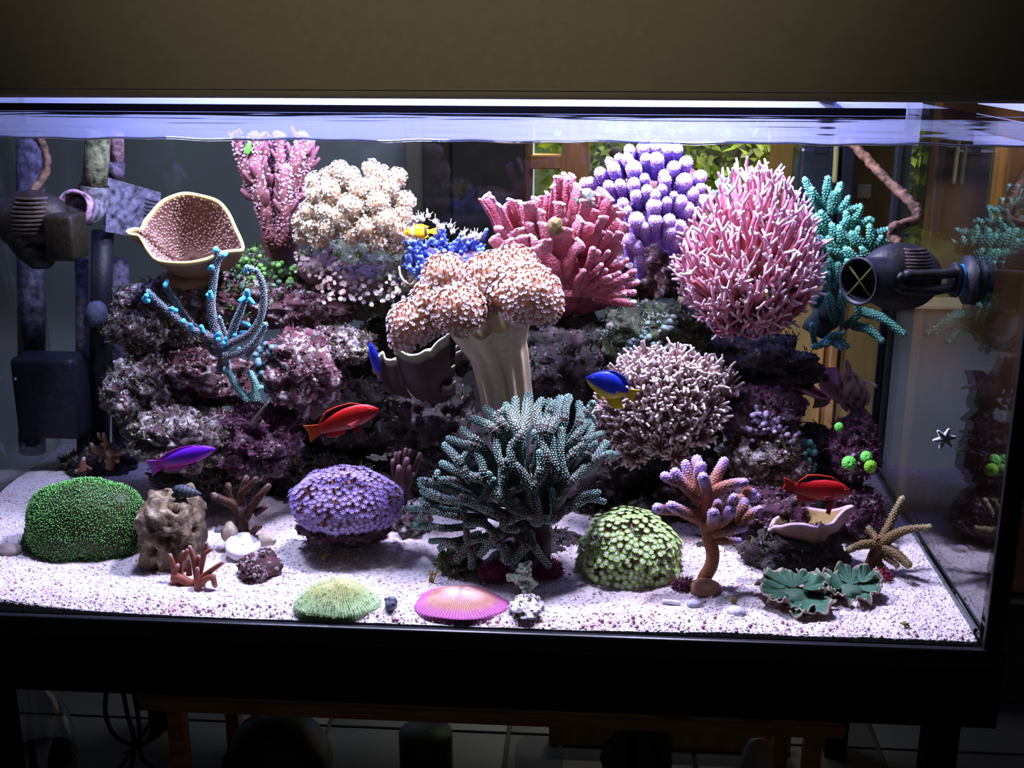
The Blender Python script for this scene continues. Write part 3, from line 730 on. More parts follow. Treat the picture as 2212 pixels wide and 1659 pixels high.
L(655, 800, 88, 100, .33, 'rounded rose rock with a white patch, left of the upright blue fish', 'rose', 11, crust=380)
L(740, 748, 75, 42, .36, 'pale pitted rock arm pointing at the upright blue fish', 'pale', 12, crust=380)
L(650, 660, 125, 55, .42, 'rose rock with white patches below the brown polyp colony', 'rose', 13)
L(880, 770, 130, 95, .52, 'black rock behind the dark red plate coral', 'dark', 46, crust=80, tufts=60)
L(765, 605, 155, 85, .47, 'dark rock carrying the cream cauliflower coral', 'green', 14, tufts=220)
L(590, 590, 100, 60, .47, 'dark green rock at the foot of the upright brown coral', 'green', 15, tufts=260, tuftcol=[.10, .24, .04])
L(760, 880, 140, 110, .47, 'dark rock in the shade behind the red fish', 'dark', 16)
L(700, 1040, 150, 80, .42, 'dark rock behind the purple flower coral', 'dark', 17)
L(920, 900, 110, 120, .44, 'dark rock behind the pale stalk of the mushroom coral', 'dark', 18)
L(950, 640, 150, 70, .48, 'dark rock under the blue knobbly coral', 'green', 19)
L(1010, 1010, 120, 130, .42, 'dark rock left behind the green staghorn coral', 'dark', 20)
L(1230, 780, 130, 110, .45, 'dark rock right of the mushroom coral stalk', 'dark', 21, tufts=200, tuftcol=[.05, .08, .05])
L(1280, 1010, 150, 140, .44, 'dark rock behind the right half of the green staghorn coral', 'dark', 22)
L(1410, 720, 120, 75, .42, 'dark rock with grey green bubbles below the purple finger coral', 'green', 23, tufts=200, tuftcol=[.10, .14, .10])
L(1420, 560, 110, 90, .50, 'brown rock the purple finger coral grows from', 'rose', 24, crust=60, tufts=40)
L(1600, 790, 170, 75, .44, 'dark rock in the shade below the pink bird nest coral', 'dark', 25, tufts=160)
L(1440, 930, 120, 90, .40, 'dark rock carrying the pale anemone-like flower coral', 'dark', 26)
L(1640, 900, 95, 70, .34, 'lilac brown knobbly rock right of the anemone-like flower coral', 'plum', 27, crust=200)
L(1655, 985, 95, 75, .31, 'tan pitted rock above the left end of the red fish at right', 'pale', 28, crust=420)
L(1540, 1070, 120, 95, .36, 'dark rock behind the purple tipped tree coral', 'dark', 29)
L(1645, 1100, 110, 70, .27, 'plum rock between tree coral and pink plate coral', 'plum', 30, crust=380)
L(1840, 975, 55, 75, .33, 'plum red rock carrying bright green discs near the back corner', 'plum', 31, tufts=200)
L(1760, 1000, 60, 80, .37, 'dark rock left of the green discs, with blue green bubbles', 'dark', 32)
L(1715, 1190, 115, 60, .19, 'black rock overhanging the sand under the pink plate coral', 'dark', 33)
L(1560, 1200, 110, 60, .27, 'black rock on the sand right behind the tree coral trunk', 'dark', 34)
L(1390, 1150, 130, 70, .34, 'dark rock behind the light green flower coral', 'dark', 35, crust=150)
L(1150, 1200, 150, 60, .24, 'dark rock on the sand under the green staghorn coral', 'dark', 36)
L(745, 1135, 105, 45, .20, 'dark rock on the sand under the purple flower coral', 'plum', 37, crust=120)
L(1840, 1100, 60, 60, .30, 'plum grey rock on the sand behind the olive starfish shaped coral', 'plum', 38)
L(1880, 1115, 36, 26, .30, 'small brown rubble piece on the sand beside the right pane', 'rose', 39, sub=4, crust=60, tufts=30)
L(373, 1150, 72, 98, on_sand(373, 1235)[1]+.045, 'square tan limestone rock on the sand beside the green mound', 'tan', 40, crust=0, tufts=0, amp=.13, rough=1.7, boxy=.5, name='limestone_rock', group=None)
L(562, 1224, 48, 30, on_sand(562, 1250)[1]+.02, 'small dark purple rock on the open sand right of the reddish twig coral', 'rose', 41, sub=4, rough=1.6, crust=150, tufts=0, group=None, name='small_rock')
L(1135, 1312, 40, 24, on_sand(1135, 1328)[1]+.012, 'white and brown rubble piece beneath the small pale green coral', 'white', 42, sub=4, crust=30, tufts=10, group=None, name='rubble_rock')
L(215, 1005, 85, 45, .47, 'dark rock in the back left corner behind the green mound', 'dark', 43)
L(890, 1130, 50, 35, .27, 'pale lilac rock on the sand between purple flower coral and green staghorn', 'pale', 44, sub=4, crust=20, tufts=10)
L(985, 1215, 40, 22, on_sand(985, 1235)[1]+.01, 'small green mossy rock at the left foot of the green staghorn coral', 'green', 45, sub=4, crust=40, tufts=140, tuftcol=[.12, .15, .04])

# ================================================================== CORALS WITH BRANCHES
M_br = coral('branch_skin', .6, 260, .22, .25, 500)
M_brs = coral('branch_smooth', .55, 160, .15, .15, 300)
M_knob = coral('branch_knobbly', .6, 260, .2, .8, 500, voro=330)
cv5, ct5 = cone(5, 1.0)
def mixc(a, b, t):
    t = np.clip(np.asarray(t, float), 0, 1)[:, None]; return np.asarray(a, float)*(1-t)+np.asarray(b, float)*t
def branch(root, pts, r0, r1, cb, ct, tipat=.82, sides=9, seg=5, bumps=0., bumpc=None, bh=1.1, bs=.45, mat=None, knob=None, flat=1., fax=None, name='branch', seed=0, rp=1., side_nubs=0, jit_=.06, bpow=1.5):
    """one coral branch: world points, radii in metres; colour runs base -> tip; bumps = spacing of the little cups on it"""
    Pt = crv(pts, seg); n = len(Pt); t = np.linspace(0, 1, n); R = r0+(r1-r0)*t**rp
    g = G(); C = mixc(cb, ct, (t-tipat+.12)/.24); rng = np.random.RandomState(seed)
    tube(g, Pt, R, sides, C, True, flat, butt=True, knob=knob or 0, seed=seed, flat_axis=fax)
    if bumps:
        ln = np.r_[0, np.cumsum(np.linalg.norm(np.diff(Pt, axis=0), axis=1))]; rows = max(3, int(ln[-1]/bumps/.87))
        T, N, B = frames(Pt); pos, nr, tt = [], [], []
        for k in range(rows+1):
            s = ln[-1]*k/rows; f = np.interp(s, ln, np.arange(n)); i = min(int(f), n-2); w = f-i
            c = Pt[i]*(1-w)+Pt[i+1]*w; r = R[i]*(1-w)+R[i+1]*w; m = max(4, int(2*math.pi*r/bumps))
            a = (np.arange(m)+.5*(k % 2))/m*2*math.pi+rng.normal(size=m)*jit_
            d = np.cos(a)[:, None]*N[i]/flat+np.sin(a)[:, None]*B[i]*flat
            if jit_ > .2: c = c+T[i]*(rng.normal(size=(m, 1))*bumps*.35)
            pos.append(c+d*r*.98); nr.append(d+T[i]*.55); tt += [s/ln[-1]]*m
        e, r = Pt[-1], R[-1]
        for lat, m in ((.6, max(4, int(5*r/bumps))), (1.1, 4), (1.5, 1)):
            a = np.arange(m)/m*2*math.pi; d = (np.cos(a)[:, None]*N[-1]+np.sin(a)[:, None]*B[-1])*math.cos(lat)+T[-1]*math.sin(lat)
            pos.append(e+d*r); nr.append(d); tt += [1.]*m
        pos, nr = np.vstack(pos), np.vstack(nr)
        bc = mixc(bumpc[0], bumpc[1], np.array(tt)**bpow)*(.85+.3*rng.rand(len(pos), 1))
        scatter(g, cv5*np.array([1, 1, bh]), ct5, pos, nr, bumps*bs*(.85+.3*rng.rand(len(pos))), rng, bc, np.array([.55]*5+[1.15]))
    if side_nubs:
        T, N, B = frames(Pt)
        for k in range(side_nubs):
            i = rng.randint(int(n*.25), n-1); a = rng.rand()*6.28; d = N[i]*math.cos(a)+B[i]*math.sin(a)+T[i]*.8
            tube(g, np.array([Pt[i], Pt[i]+d*R[i]*1.2, Pt[i]+(d+[0, 0, .3])*R[i]*1.75]), np.array([.5, .45, .32])*R[i], 6, np.array([C[i], C[i], ct]), True)
    return part(name, g, mat or M_br, root)
def px_branches(root, crop, lst, dep, rscale, inner=None, **kw):
    """branches read off a crop: each (points, r0, r1) in crop pixels"""
    for k, (pts, r0, r1) in enumerate(lst):
        q = crop(pts); w = [P(p[0], p[1], dep(p[0], p[1], i/(len(q)-1), k)) for i, p in enumerate(q)]
        s = mpp(w[0][1])/crop.sc
        if inner is not None:                             # the hidden foot of the branch, running back into the colony
            i_ = crop([inner])[0]; a_ = np.array(q[0][:2]); b_ = a_+(np.array(i_)-a_)*.34; w = [P(b_[0], b_[1], w[0][1]+.040)]+w
        branch(root, w, r0*s*rscale, r1*s*rscale, seed=k+kw.pop('seed0', 0) if 'seed0' in kw else k, **kw)

# --- dark green staghorn colony in the middle
cr = Crop(820, 840, 3.95)
Y0 = .17
def dome_dep(cx, cy, R, Yc, dz):
    return lambda x, y, t, k: Yc-dz*math.sqrt(max(0., 1-((x-cx)**2+(y-cy)**2)/R**2))
dg = dome_dep(1120, 1080, 235, .20, .115)
t = thing('staghorn_coral', 'large dark green branching coral with pale dotted cups, centre of the sand', 'coral', on_sand(1120, 1225))
GL = [([(1180, 480), (1230, 330), (1270, 60)], 50, 40), ([(1200, 420), (1160, 250), (1160, 95)], 42, 34), ([(1190, 400), (1120, 240), (1080, 140)], 40, 32),
 ([(1380, 420), (1340, 200), (1380, 105)], 42, 36), ([(1400, 400), (1440, 230), (1450, 110)], 42, 34), ([(1430, 420), (1520, 230), (1540, 85)], 44, 38),
 ([(1440, 230), (1490, 125)], 36, 32), ([(1560, 300), (1580, 150), (1610, 80)], 44, 42), ([(1690, 330), (1710, 200), (1700, 130)], 40, 34), ([(1640, 460), (1730, 330), (1800, 255)], 38, 34),
 ([(1740, 240), (1790, 170), (1815, 125)], 36, 30), ([(1640, 560), (1780, 420), (1815, 250)], 42, 32), ([(1620, 600), (1720, 520), (1830, 470)], 36, 30),
 ([(1590, 830), (1700, 720), (1830, 600), (1930, 470)], 46, 34), ([(1790, 640), (1900, 570), (2020, 560)], 36, 28), ([(1780, 590), (1740, 560), (1690, 545)], 32, 28), ([(1880, 600), (1970, 545)], 30, 26),
 ([(1600, 830), (1550, 640), (1540, 500), (1555, 350)], 40, 32), ([(1500, 720), (1480, 560), (1470, 420)], 32, 28), ([(1350, 1110), (1310, 900), (1270, 810), (1200, 700), (1110, 625), (1060, 625)], 56, 34),
 ([(1290, 870), (1370, 770), (1415, 650), (1395, 510)], 48, 30), ([(1350, 760), (1375, 650), (1365, 545)], 36, 30), ([(1480, 1110), (1490, 1000), (1470, 870)], 38, 26),
 ([(1300, 1060), (1160, 1030), (1080, 950), (1060, 820), (1050, 700)], 52, 40), ([(1110, 880), (1220, 840)], 34, 28), ([(1060, 800), (1092, 690)], 38, 30), ([(1090, 960), (970, 880), (975, 915)], 40, 38),
 ([(1300, 1060), (1140, 1100), (1050, 1180), (1160, 1200)], 44, 34), ([(1060, 1130), (1010, 1050), (960, 1000), (905, 1035)], 42, 32),
 ([(700, 910), (800, 950), (890, 920), (930, 810), (930, 735)], 30, 34), ([(925, 830), (970, 775)], 26, 24), ([(1050, 1080), (860, 1000), (720, 950), (560, 940), (430, 900), (370, 875)], 52, 32),
 ([(560, 940), (430, 870), (370, 830)], 36, 28), ([(900, 780), (760, 740), (640, 690), (540, 640)], 46, 34), ([(900, 770), (880, 650), (835, 560)], 38, 32), ([(760, 760), (715, 650), (740, 565)], 44, 36), ([(720, 660), (630, 560), (560, 485)], 46, 34),
 ([(850, 500), (720, 470), (595, 425)], 40, 30), ([(1010, 390), (900, 300), (800, 260)], 52, 36), ([(1070, 350), (990, 240), (915, 170)], 52, 34), ([(1000, 270), (1080, 170)], 36, 32),
 ([(850, 460), (770, 410), (715, 345)], 38, 28), ([(690, 790), (500, 780), (350, 815)], 38, 26), ([(500, 785), (495, 715)], 30, 26), ([(430, 790), (340, 775)], 28, 20),
 ([(700, 1090), (540, 1060), (400, 1025), (235, 1022)], 42, 26), ([(440, 1020), (360, 950)], 36, 28), ([(410, 1050), (330, 1130)], 32, 24), ([(560, 1190), (400, 1170), (285, 1170)], 36, 28),
 ([(1010, 1250), (890, 1150), (755, 1155)], 44, 34), ([(1010, 1240), (940, 1320), (865, 1405)], 46, 36), ([(760, 1310), (740, 1150), (700, 1000)], 34, 26), ([(720, 1400), (660, 1330), (570, 1320), (520, 1355)], 44, 32),
 ([(700, 1390), (800, 1290), (900, 1285)], 36, 30), ([(660, 1440), (570, 1490), (490, 1540)], 42, 32), ([(785, 1340), (795, 1420), (785, 1510)], 38, 38), ([(1000, 1280), (1060, 1370), (1090, 1470)], 42, 36),
 ([(1300, 1310), (1370, 1420), (1440, 1505)], 40, 28), ([(1280, 1310), (1210, 1390), (1160, 1450)], 42, 36), ([(700, 1400), (660, 1490), (640, 1580)], 44, 36), ([(640, 1300), (540, 1295), (440, 1300)], 34, 28),
 ([(1500, 1110), (1600, 1000), (1730, 905), (1860, 885)], 42, 28), ([(1590, 1040), (1770, 940), (1910, 960)], 40, 26), ([(1700, 470), (1800, 420), (1900, 380)], 36, 28), ([(1080, 720), (1010, 560), (1000, 420)], 34, 30), ([(1150, 700), (1120, 500), (1200, 420)], 34, 36), ([(1430, 640), (1400, 500), (1330, 380)], 36, 36)]
teal = (np.array([.32, .60, .50]), np.array([.52, .96, .80]))
px_branches(t, cr, GL, dg, 1.0, inner=(1260, 1120), cb=(.050, .024, .018), ct=(.045, .060, .050), bumps=.0036, bs=.36, bh=1.0, bumpc=teal, mat=M_brs, sides=10)
for k, (a, b) in enumerate([((1400, 1150), (1590, 830)), ((1350, 1110), (1050, 1230)), ((1300, 1050), (1010, 880)), ((1300, 1100), (1000, 420)), ((1350, 1100), (1430, 440)), ((1300, 1100), (1180, 480)),
                            ((1050, 1230), (740, 1330)), ((1100, 1100), (720, 960)), ((1200, 1050), (880, 760)), ((1380, 1120), (1640, 560)), ((1250, 1250), (1300, 1480)), ((1150, 900), (850, 480))]):
    A, B = cr([a])[0], cr([b])[0]; wa, wb = P(A[0], A[1], .215), P(B[0], B[1], dg(B[0], B[1], 0, 0)+.01)
    branch(t, [wa, (wa+wb)/2+[0, .02, -.01], wb], .011, .008, (.060, .030, .024), (.05, .045, .04), seed=k+200, name='stem_branch')
branch(t, [on_sand(1130, 1230)+[0, .04, -.006], P(1150, 1170, .2), P(1150, 1120, .2)], .030, .022, (.06, .03, .025), (.06, .03, .025), name='stump', knob=(60, .4))

# --- blue tipped staghorn, upper left
cr = Crop(220, 540, 3.95)
t = thing('blue_tip_coral', 'slender teal branching coral with bright blue tips at upper left', 'coral', P(485, 800, .28))
BL = [([(1000, 890), (965, 770), (790, 690), (610, 560), (480, 440), (400, 360)], 42, 26), ([(970, 760), (800, 670), (700, 560), (620, 430), (545, 315)], 40, 27), ([(1010, 800), (950, 600), (930, 450), (955, 250), (985, 30), (975, -5)], 48, 27),
 ([(1080, 820), (1130, 650), (1190, 500), (1240, 355)], 44, 24), ([(1090, 800), (1250, 720), (1345, 600), (1380, 450), (1368, 280), (1320, 190), (1245, 150)], 34, 24), ([(1050, 910), (1180, 870), (1290, 800), (1370, 690), (1395, 640)], 38, 24),
 ([(1240, 900), (1320, 800), (1350, 740)], 30, 24), ([(1060, 760), (1030, 670), (1005, 580)], 26, 20), ([(1010, 900), (930, 860), (885, 755)], 32, 18), ([(1040, 1010), (1040, 940), (1045, 850)], 70, 50), ([(985, 130), (1010, 70), (1040, 45)], 20, 18), ([(970, 230), (945, 160)], 20, 18), ([(1330, 210), (1325, 175)], 20, 20)]
bdep = lambda x, y, t, k: [.28, .30, .29, .28, .26, .26, .27, .30, .29, .29, .285, .285, .26][k]+(.0 if k > 8 else .0)-.01*t
px_branches(t, cr, BL, bdep, .86, cb=(.10, .06, .09), ct=(.07, .16, .20), tipat=.95, bumps=.0036, bumpc=(np.array([.30, .36, .36]), np.array([.26, .52, .56])), mat=M_brs, bh=1.5, bs=.40)
nub = [(380, 390), (395, 435), (540, 300), (630, 515), (690, 610), (760, 640), (850, 655), (938, 145), (935, 400), (1045, 42), (1250, 640), (1220, 705), (1135, 730), (1262, 420), (1000, 715), (1060, 760), (990, 765), (1040, 800), (1170, 845), (1315, 770), (1240, 150), (1240, 350), (905, 385), (980, 0), (600, 500), (1210, 410)]
for k, p in enumerate(nub):
    q = cr([p])[0]; a = P(q[0], q[1], .262+.004*(k % 4)); rr = np.random.RandomState(k)
    d = unit(rr.normal(size=3)*.5+[0, -.4, .5])
    branch(t, [a-d*.009, a-d*.003, a], .0032, .0036, (.05, .42, .75), (.10, .60, .95), seed=k, name='blue_tip', sides=7, tipat=.2)
t = thing('small_teal_coral', 'two short teal coral twigs below the blue tipped coral', 'coral', P(555, 870, .27))
px_branches(t, cr, [([(1245, 1285), (1140, 1150), (1090, 1060), (1058, 1020)], 34, 22), ([(1310, 1275), (1310, 1150), (1268, 1050)], 40, 24), ([(1325, 1200), (1358, 1175)], 22, 20)], lambda x, y, t, k: .262, 1., cb=(.12, .26, .22), ct=(.2, .5, .5), bumps=.0034, bumpc=(np.array([.25, .5, .42]), np.array([.3, .65, .62])), mat=M_brs)
t = thing('olive_spike_coral', 'single dark olive coral spike under the small teal twigs', 'coral', P(560, 920, .27))
px_branches(t, cr, [([(1280, 1500), (1340, 1400), (1418, 1300)], 40, 16)], lambda x, y, t, k: .255, 1., cb=(.07, .05, .04), ct=(.12, .16, .12), tipat=.9, flat=1.5)

# --- brown staghorn on a white shell, left front
cr = Crop(340, 900, 3.77); b0 = on_sand(527, 1190)
Yq = b0[1]
t = thing('brown_staghorn', 'brown branching coral with pale tips set in a white shell', 'coral', b0+[0, 0, .01])
px_branches(t, cr, [([(715, 1050), (690, 900), (680, 750)], 62, 52), ([(690, 800), (610, 710), (530, 680), (460, 645)], 46, 34), ([(600, 700), (580, 630), (578, 560)], 36, 27), ([(680, 760), (680, 650), (725, 500)], 46, 28), ([(695, 610), (760, 560), (803, 508)], 32, 24),
 ([(710, 830), (800, 690), (905, 565)], 46, 26), ([(790, 790), (855, 750), (880, 735)], 34, 24), ([(735, 990), (800, 915), (835, 893)], 34, 22)], lambda x, y, t, k: Yq+.01+[0, -.01, .0, .005, -.01, .0, .01, -.02][k]*t, 1.0, cb=(.075, .026, .016), ct=(.58, .46, .50), tipat=1.0, mat=M_br, bumps=.0042, bumpc=(np.array([.085, .030, .019]), np.array([.12, .048, .034])), bh=.4, bs=.4, sides=10)
g = G(); c = P(525, 1183, Yq-.015)
lathe(g, [(.001, -.016), (.016, -.014), (.024, -.002), (.025, .006), (.021, .010), (.012, .007), (.001, .006)], c, (.1, -.35, 1), 26, (.85, .82, .9))
part('shell', g, M_brs, t, label='white shell cup at the foot')
g = G(); v, T = ico(3)
for px, py, rx, rz, sd in ((497, 1152, .012, .018, 1), (572, 1166, .016, .009, 2), (508, 1192, .016, .010, 3), (548, 1200, .018, .008, 4)):
    c = P(px, py, Yq); g.add(c+v*np.array([rx, .010, rz])*(1+.3*fbm(v*1.8, 2, sd))[:, None], None, T, (.66, .55, .42))
part('shell_chips', g, M_br, t, 'stuff')
# --- reddish twig coral, front left
cr = Crop(340, 900, 3.77); b0 = on_sand(418, 1262); Yq = b0[1]
t = thing('red_twig_coral', 'small reddish brown twig coral half buried in the sand, front left', 'coral', b0)
px_branches(t, cr, [([(150, 1385), (135, 1290), (165, 1215)], 34, 22), ([(150, 1310), (130, 1210), (105, 1130)], 30, 19), ([(190, 1320), (190, 1200), (212, 1105)], 30, 20), ([(205, 1170), (245, 1090)], 24, 20), ([(330, 1340), (300, 1180), (265, 1065)], 34, 20), ([(325, 1350), (365, 1190), (400, 1035)], 32, 20), ([(385, 1115), (440, 1077)], 22, 17),
 ([(330, 1400), (325, 1320), (325, 1240)], 34, 20), ([(350, 1320), (430, 1260), (530, 1190)], 30, 20), ([(345, 1350), (440, 1305), (470, 1375)], 32, 24), ([(350, 1210), (335, 1140)], 22, 17), ([(260, 1290), (255, 1185)], 28, 18), ([(120, 1300), (190, 1320), (280, 1360), (370, 1340)], 46, 40), ([(430, 1310), (460, 1300)], 22, 20)],
 lambda x, y, t, k: Yq+[0, .005, .015, .01, .012, 0, -.004, -.012, -.005, -.01, .012, .01, 0, -.01][k], 1., cb=(.30, .085, .05), ct=(.60, .40, .40), tipat=1.0, mat=M_br)

# --- tree shaped coral, right
cr = Crop(1180, 980, 3.95); b0 = on_sand(1525, 1275); Yq = b0[1]
t = thing('tree_coral', 'tree shaped orange brown coral with purple white knobbed tips', 'coral', b0)
kw = dict(cb=(.34, .12, .05), ct=(.46, .26, .60), mat=M_brs, bumps=.0038, bumpc=(np.array([.36, .13, .06]), np.array([.74, .60, .92])), bh=.75, bs=.44, sides=12, bpow=2.6)
jit = [0, .0, .015, -.012, .03, -.03, .02, -.01, -.02, -.02, -.035, -.02, .02, -.02, .01, 0, .0, .015]
px_branches(t, cr, [([(1315, 410), (1230, 310), (1150, 240), (1100, 165)], 60, 46), ([(1180, 260), (1090, 230), (1015, 195)], 46, 44), ([(1300, 350), (1220, 230), (1190, 90)], 54, 40),
 ([(1340, 350), (1310, 180), (1320, 110)], 56, 50), ([(1330, 260), (1300, 150), (1285, 55)], 48, 48), ([(1370, 370), (1360, 270), (1340, 205)], 54, 48), ([(1390, 340), (1450, 200), (1515, 70)], 58, 44), ([(1385, 350), (1500, 290), (1600, 255), (1690, 245)], 58, 38), ([(1330, 560), (1190, 505), (1065, 445)], 62, 44), ([(1110, 480), (970, 475), (950, 465)], 48, 46),
 ([(1380, 620), (1430, 570), (1425, 510)], 66, 50), ([(1440, 610), (1530, 545), (1572, 485)], 64, 50), ([(1450, 560), (1455, 470), (1462, 425)], 50, 38), ([(1540, 520), (1570, 440), (1600, 375)], 54, 38), ([(1590, 560), (1670, 470), (1690, 415)], 54, 40), ([(1620, 600), (1740, 520), (1815, 475)], 48, 34), ([(1380, 660), (1540, 640), (1680, 620)], 80, 50), ([(1400, 720), (1520, 745), (1640, 745)], 52, 28)],
 lambda x, y, t, k: Yq+.012+jit[k]*t, 1.0, tipat=.80, **kw)
px_branches(t, cr, [([(1600, 420), (1700, 375), (1785, 370)], 52, 44), ([(1690, 300), (1760, 330)], 40, 36)], lambda x, y, t, k: Yq+.05, 1.0, tipat=.7, **kw)
branch(t, [P(x, y, Yq+.012) for x, y in cr([(1320, 1220), (1340, 1080), (1405, 960), (1420, 850), (1395, 740), (1370, 640), (1350, 540), (1350, 430), (1335, 330)])], 62*mpp(Yq)/3.95, 60*mpp(Yq)/3.95, (.34, .12, .05), (.36, .13, .07), bumps=.0040, bumpc=(np.array([.36, .13, .06]), np.array([.42, .17, .10])), bh=.4, bs=.4, sides=14, mat=M_brs, name='trunk')
g = G(); v, T = ico(4); c = P(1522, 1272, Yq); g.add(c+v*np.array([.020, .018, .014])*(1+.2*fbm(v*2, 3, 4))[:, None], None, T, (.36, .18, .10)); part('foot', g, M_brs, t)

# --- olive starfish shaped staghorn, right front
cr = Crop(1652, 960, 3.607); b0 = on_sand(1872, 1240); Yq = b0[1]
t = thing('olive_staghorn', 'olive coral with starfish-like arms in front of the right pane', 'coral', b0)
px_branches(t, cr, [([(890, 780), (960, 650), (1010, 540), (1070, 425)], 40, 24), ([(920, 770), (1020, 700), (1130, 660), (1280, 645)], 44, 22), ([(880, 750), (840, 700), (812, 660)], 34, 25), ([(870, 780), (760, 780), (660, 820)], 40, 26), ([(910, 800), (1020, 850), (1115, 935)], 50, 32), ([(900, 850), (960, 890), (1030, 940)], 30, 20), ([(890, 780), (840, 890), (785, 1030)], 50, 40), ([(880, 860), (890, 930), (940, 980)], 36, 26)],
 lambda x, y, t, k: Yq+.01+[.02, -.03, .02, -.02, -.035, -.02, 0, -.01][k]*t, 1.0, cb=(.13, .065, .022), ct=(.30, .27, .11), tipat=.95, bumps=.0040, bumpc=(np.array([.19, .125, .04]), np.array([.46, .42, .20])), mat=M_brs, bh=.9, bs=.42)
# --- small brown twigs behind the green mound and beside the staghorn
cr = Crop(0, 840, 6.9125)
t = thing('brown_twig_coral', 'small orange brown twig coral behind the green mound', 'coral', P(245, 1015, .33))
px_branches(t, cr, [([(1620, 1010), (1590, 830), (1545, 670)], 60, 26), ([(1560, 760), (1490, 720), (1470, 670)], 34, 26), ([(1620, 960), (1440, 930), (1370, 830)], 60, 30), ([(1640, 930), (1520, 990), (1490, 1080)], 50, 22), ([(1620, 950), (1580, 1080)], 44, 22), ([(1640, 900), (1760, 960), (1870, 920)], 60, 50), ([(1590, 830), (1530, 820)], 34, 28), ([(1700, 960), (1760, 1080)], 44, 30), ([(1640, 1180), (1650, 1050), (1640, 950)], 70, 60)],
 lambda x, y, t, k: .33-.01*t, 1., cb=(.30, .13, .07), ct=(.72, .60, .58), tipat=.95, mat=M_br)
t = thing('brown_twig_coral', 'tiny brown twig with one white tip just above the green mound', 'coral', P(185, 1018, .32))
px_branches(t, cr, [([(1260, 1220), (1240, 1130), (1255, 1040)], 70, 30), ([(1260, 1150), (1360, 1190)], 30, 22), ([(1250, 1190), (1140, 1220)], 34, 24)], lambda x, y, t, k: .32, 1., cb=(.34, .15, .08), ct=(.75, .66, .64), tipat=.9, mat=M_br)
cr = Crop(820, 840, 3.95)
t = thing('brown_finger_coral', 'dark brown finger coral with lilac tips between purple and green corals', 'coral', P(868, 1060, .27))
px_branches(t, cr, [([(190, 870), (130, 720), (115, 615)], 38, 24), ([(190, 860), (150, 750), (140, 555)], 36, 22), ([(195, 850), (180, 690), (175, 550)], 38, 24), ([(200, 850), (215, 660), (225, 520)], 38, 22), ([(205, 850), (240, 650), (262, 530)], 36, 22), ([(200, 860), (220, 720), (232, 605)], 44, 28), ([(180, 870), (165, 760), (165, 670)], 44, 26), ([(205, 870), (240, 760), (240, 665)], 44, 30), ([(220, 850), (300, 680), (345, 560)], 38, 24), ([(215, 870), (270, 780), (290, 725)], 32, 18), ([(190, 980), (195, 900), (195, 840)], 50, 60)],
 lambda x, y, t, k: .27-[0, -.01, 0, .01, 0, .02, .03, .02, 0, .01, 0][k], 1., cb=(.075, .03, .03), ct=(.42, .22, .28), tipat=.97, mat=M_br)
# --- small pale green knobbly coral, front centre
cr = Crop(880, 1120, 6.14); b0 = on_sand(1140, 1290); Yq = b0[1]
t = thing('pale_knob_coral', 'tiny pale green knobbly coral on white rubble, front centre', 'coral', b0)
kb = [(1620, 590), (1570, 600), (1510, 620), (1600, 640), (1540, 660), (1470, 690), (1500, 680), (1610, 680), (1580, 690), (1520, 720), (1340, 760), (1380, 750), (1420, 760), (1460, 780), (1350, 800), (1400, 810), (1440, 820), (1500, 800), (1560, 760), (1620, 740), (1550, 800), (1600, 780), (1480, 850), (1530, 850), (1590, 830), (1640, 810), (1660, 850), (1700, 860), (1620, 880), (1570, 890), (1520, 900), (1560, 940), (1600, 930), (1650, 910), (1680, 880), (1550, 970), (1580, 990), (1620, 960), (1390, 770), (1450, 840), (1510, 760), (1540, 640)]
g0 = G(); v, T = ico(2); g0.add(v, None, T, (.62, .74, .60)); km = g0.mesh('knob'); km.materials.append(M_brs)
for k, p in enumerate(kb):
    q = cr([p])[0]; rr = np.random.RandomState(k); put('knob', km, t, P(q[0], q[1], Yq+.004*rr.normal()), (0, 0, 1), .0030+.0012*rr.rand())
px_branches(t, cr, [([(1580, 1040), (1570, 900), (1520, 740), (1600, 600)], 46, 22), ([(1570, 900), (1440, 810), (1350, 780)], 40, 20), ([(1580, 960), (1690, 860)], 36, 22), ([(1560, 800), (1620, 740)], 30, 20)], lambda x, y, t, k: Yq+.003, 1., cb=(.34, .33, .26), ct=(.5, .58, .46), mat=M_brs)

# --- upright brown column coral, top left
cr = Crop(460, 260, 3.95)
t = thing('column_coral', 'tall brown pink column coral with white speckles reaching the water surface', 'coral', P(600, 530, .45))
dd = [.42, .41, .44, .45, .43, .42, .45, .40, .43, .44]
px_branches(t, cr, [([(560, 1080), (480, 800), (330, 500), (235, 260), (210, 140)], 90, 46), ([(540, 1040), (420, 700), (365, 450), (350, 150)], 84, 50), ([(550, 1000), (490, 650), (440, 350), (440, 150)], 70, 42), ([(570, 1000), (540, 700), (545, 400), (550, 140)], 76, 44), ([(590, 950), (590, 650), (590, 400), (585, 150)], 66, 40),
 ([(600, 1000), (640, 650), (715, 350), (760, 150)], 80, 50), ([(620, 950), (720, 620), (800, 400), (825, 200)], 70, 42), ([(600, 1050), (610, 800), (620, 600), (625, 420)], 70, 42), ([(540, 900), (370, 650), (310, 480)], 50, 36), ([(620, 900), (700, 700), (770, 600)], 56, 26)],
 lambda x, y, t, k: dd[k], 1.0, cb=(.13, .045, .045), ct=(.27, .10, .13), tipat=.7, bumps=.0056, bumpc=(np.array([.18, .07, .07]), np.array([.80, .58, .74])), mat=M_br, bh=1.5, bs=.36, knob=(55, .45), side_nubs=5, jit_=.35)
branch(t, [P(607, 560, .46), P(603, 500, .45), P(600, 440, .45)], .030, .024, (.13, .06, .06), (.18, .08, .08), name='stump', knob=(40, .5))
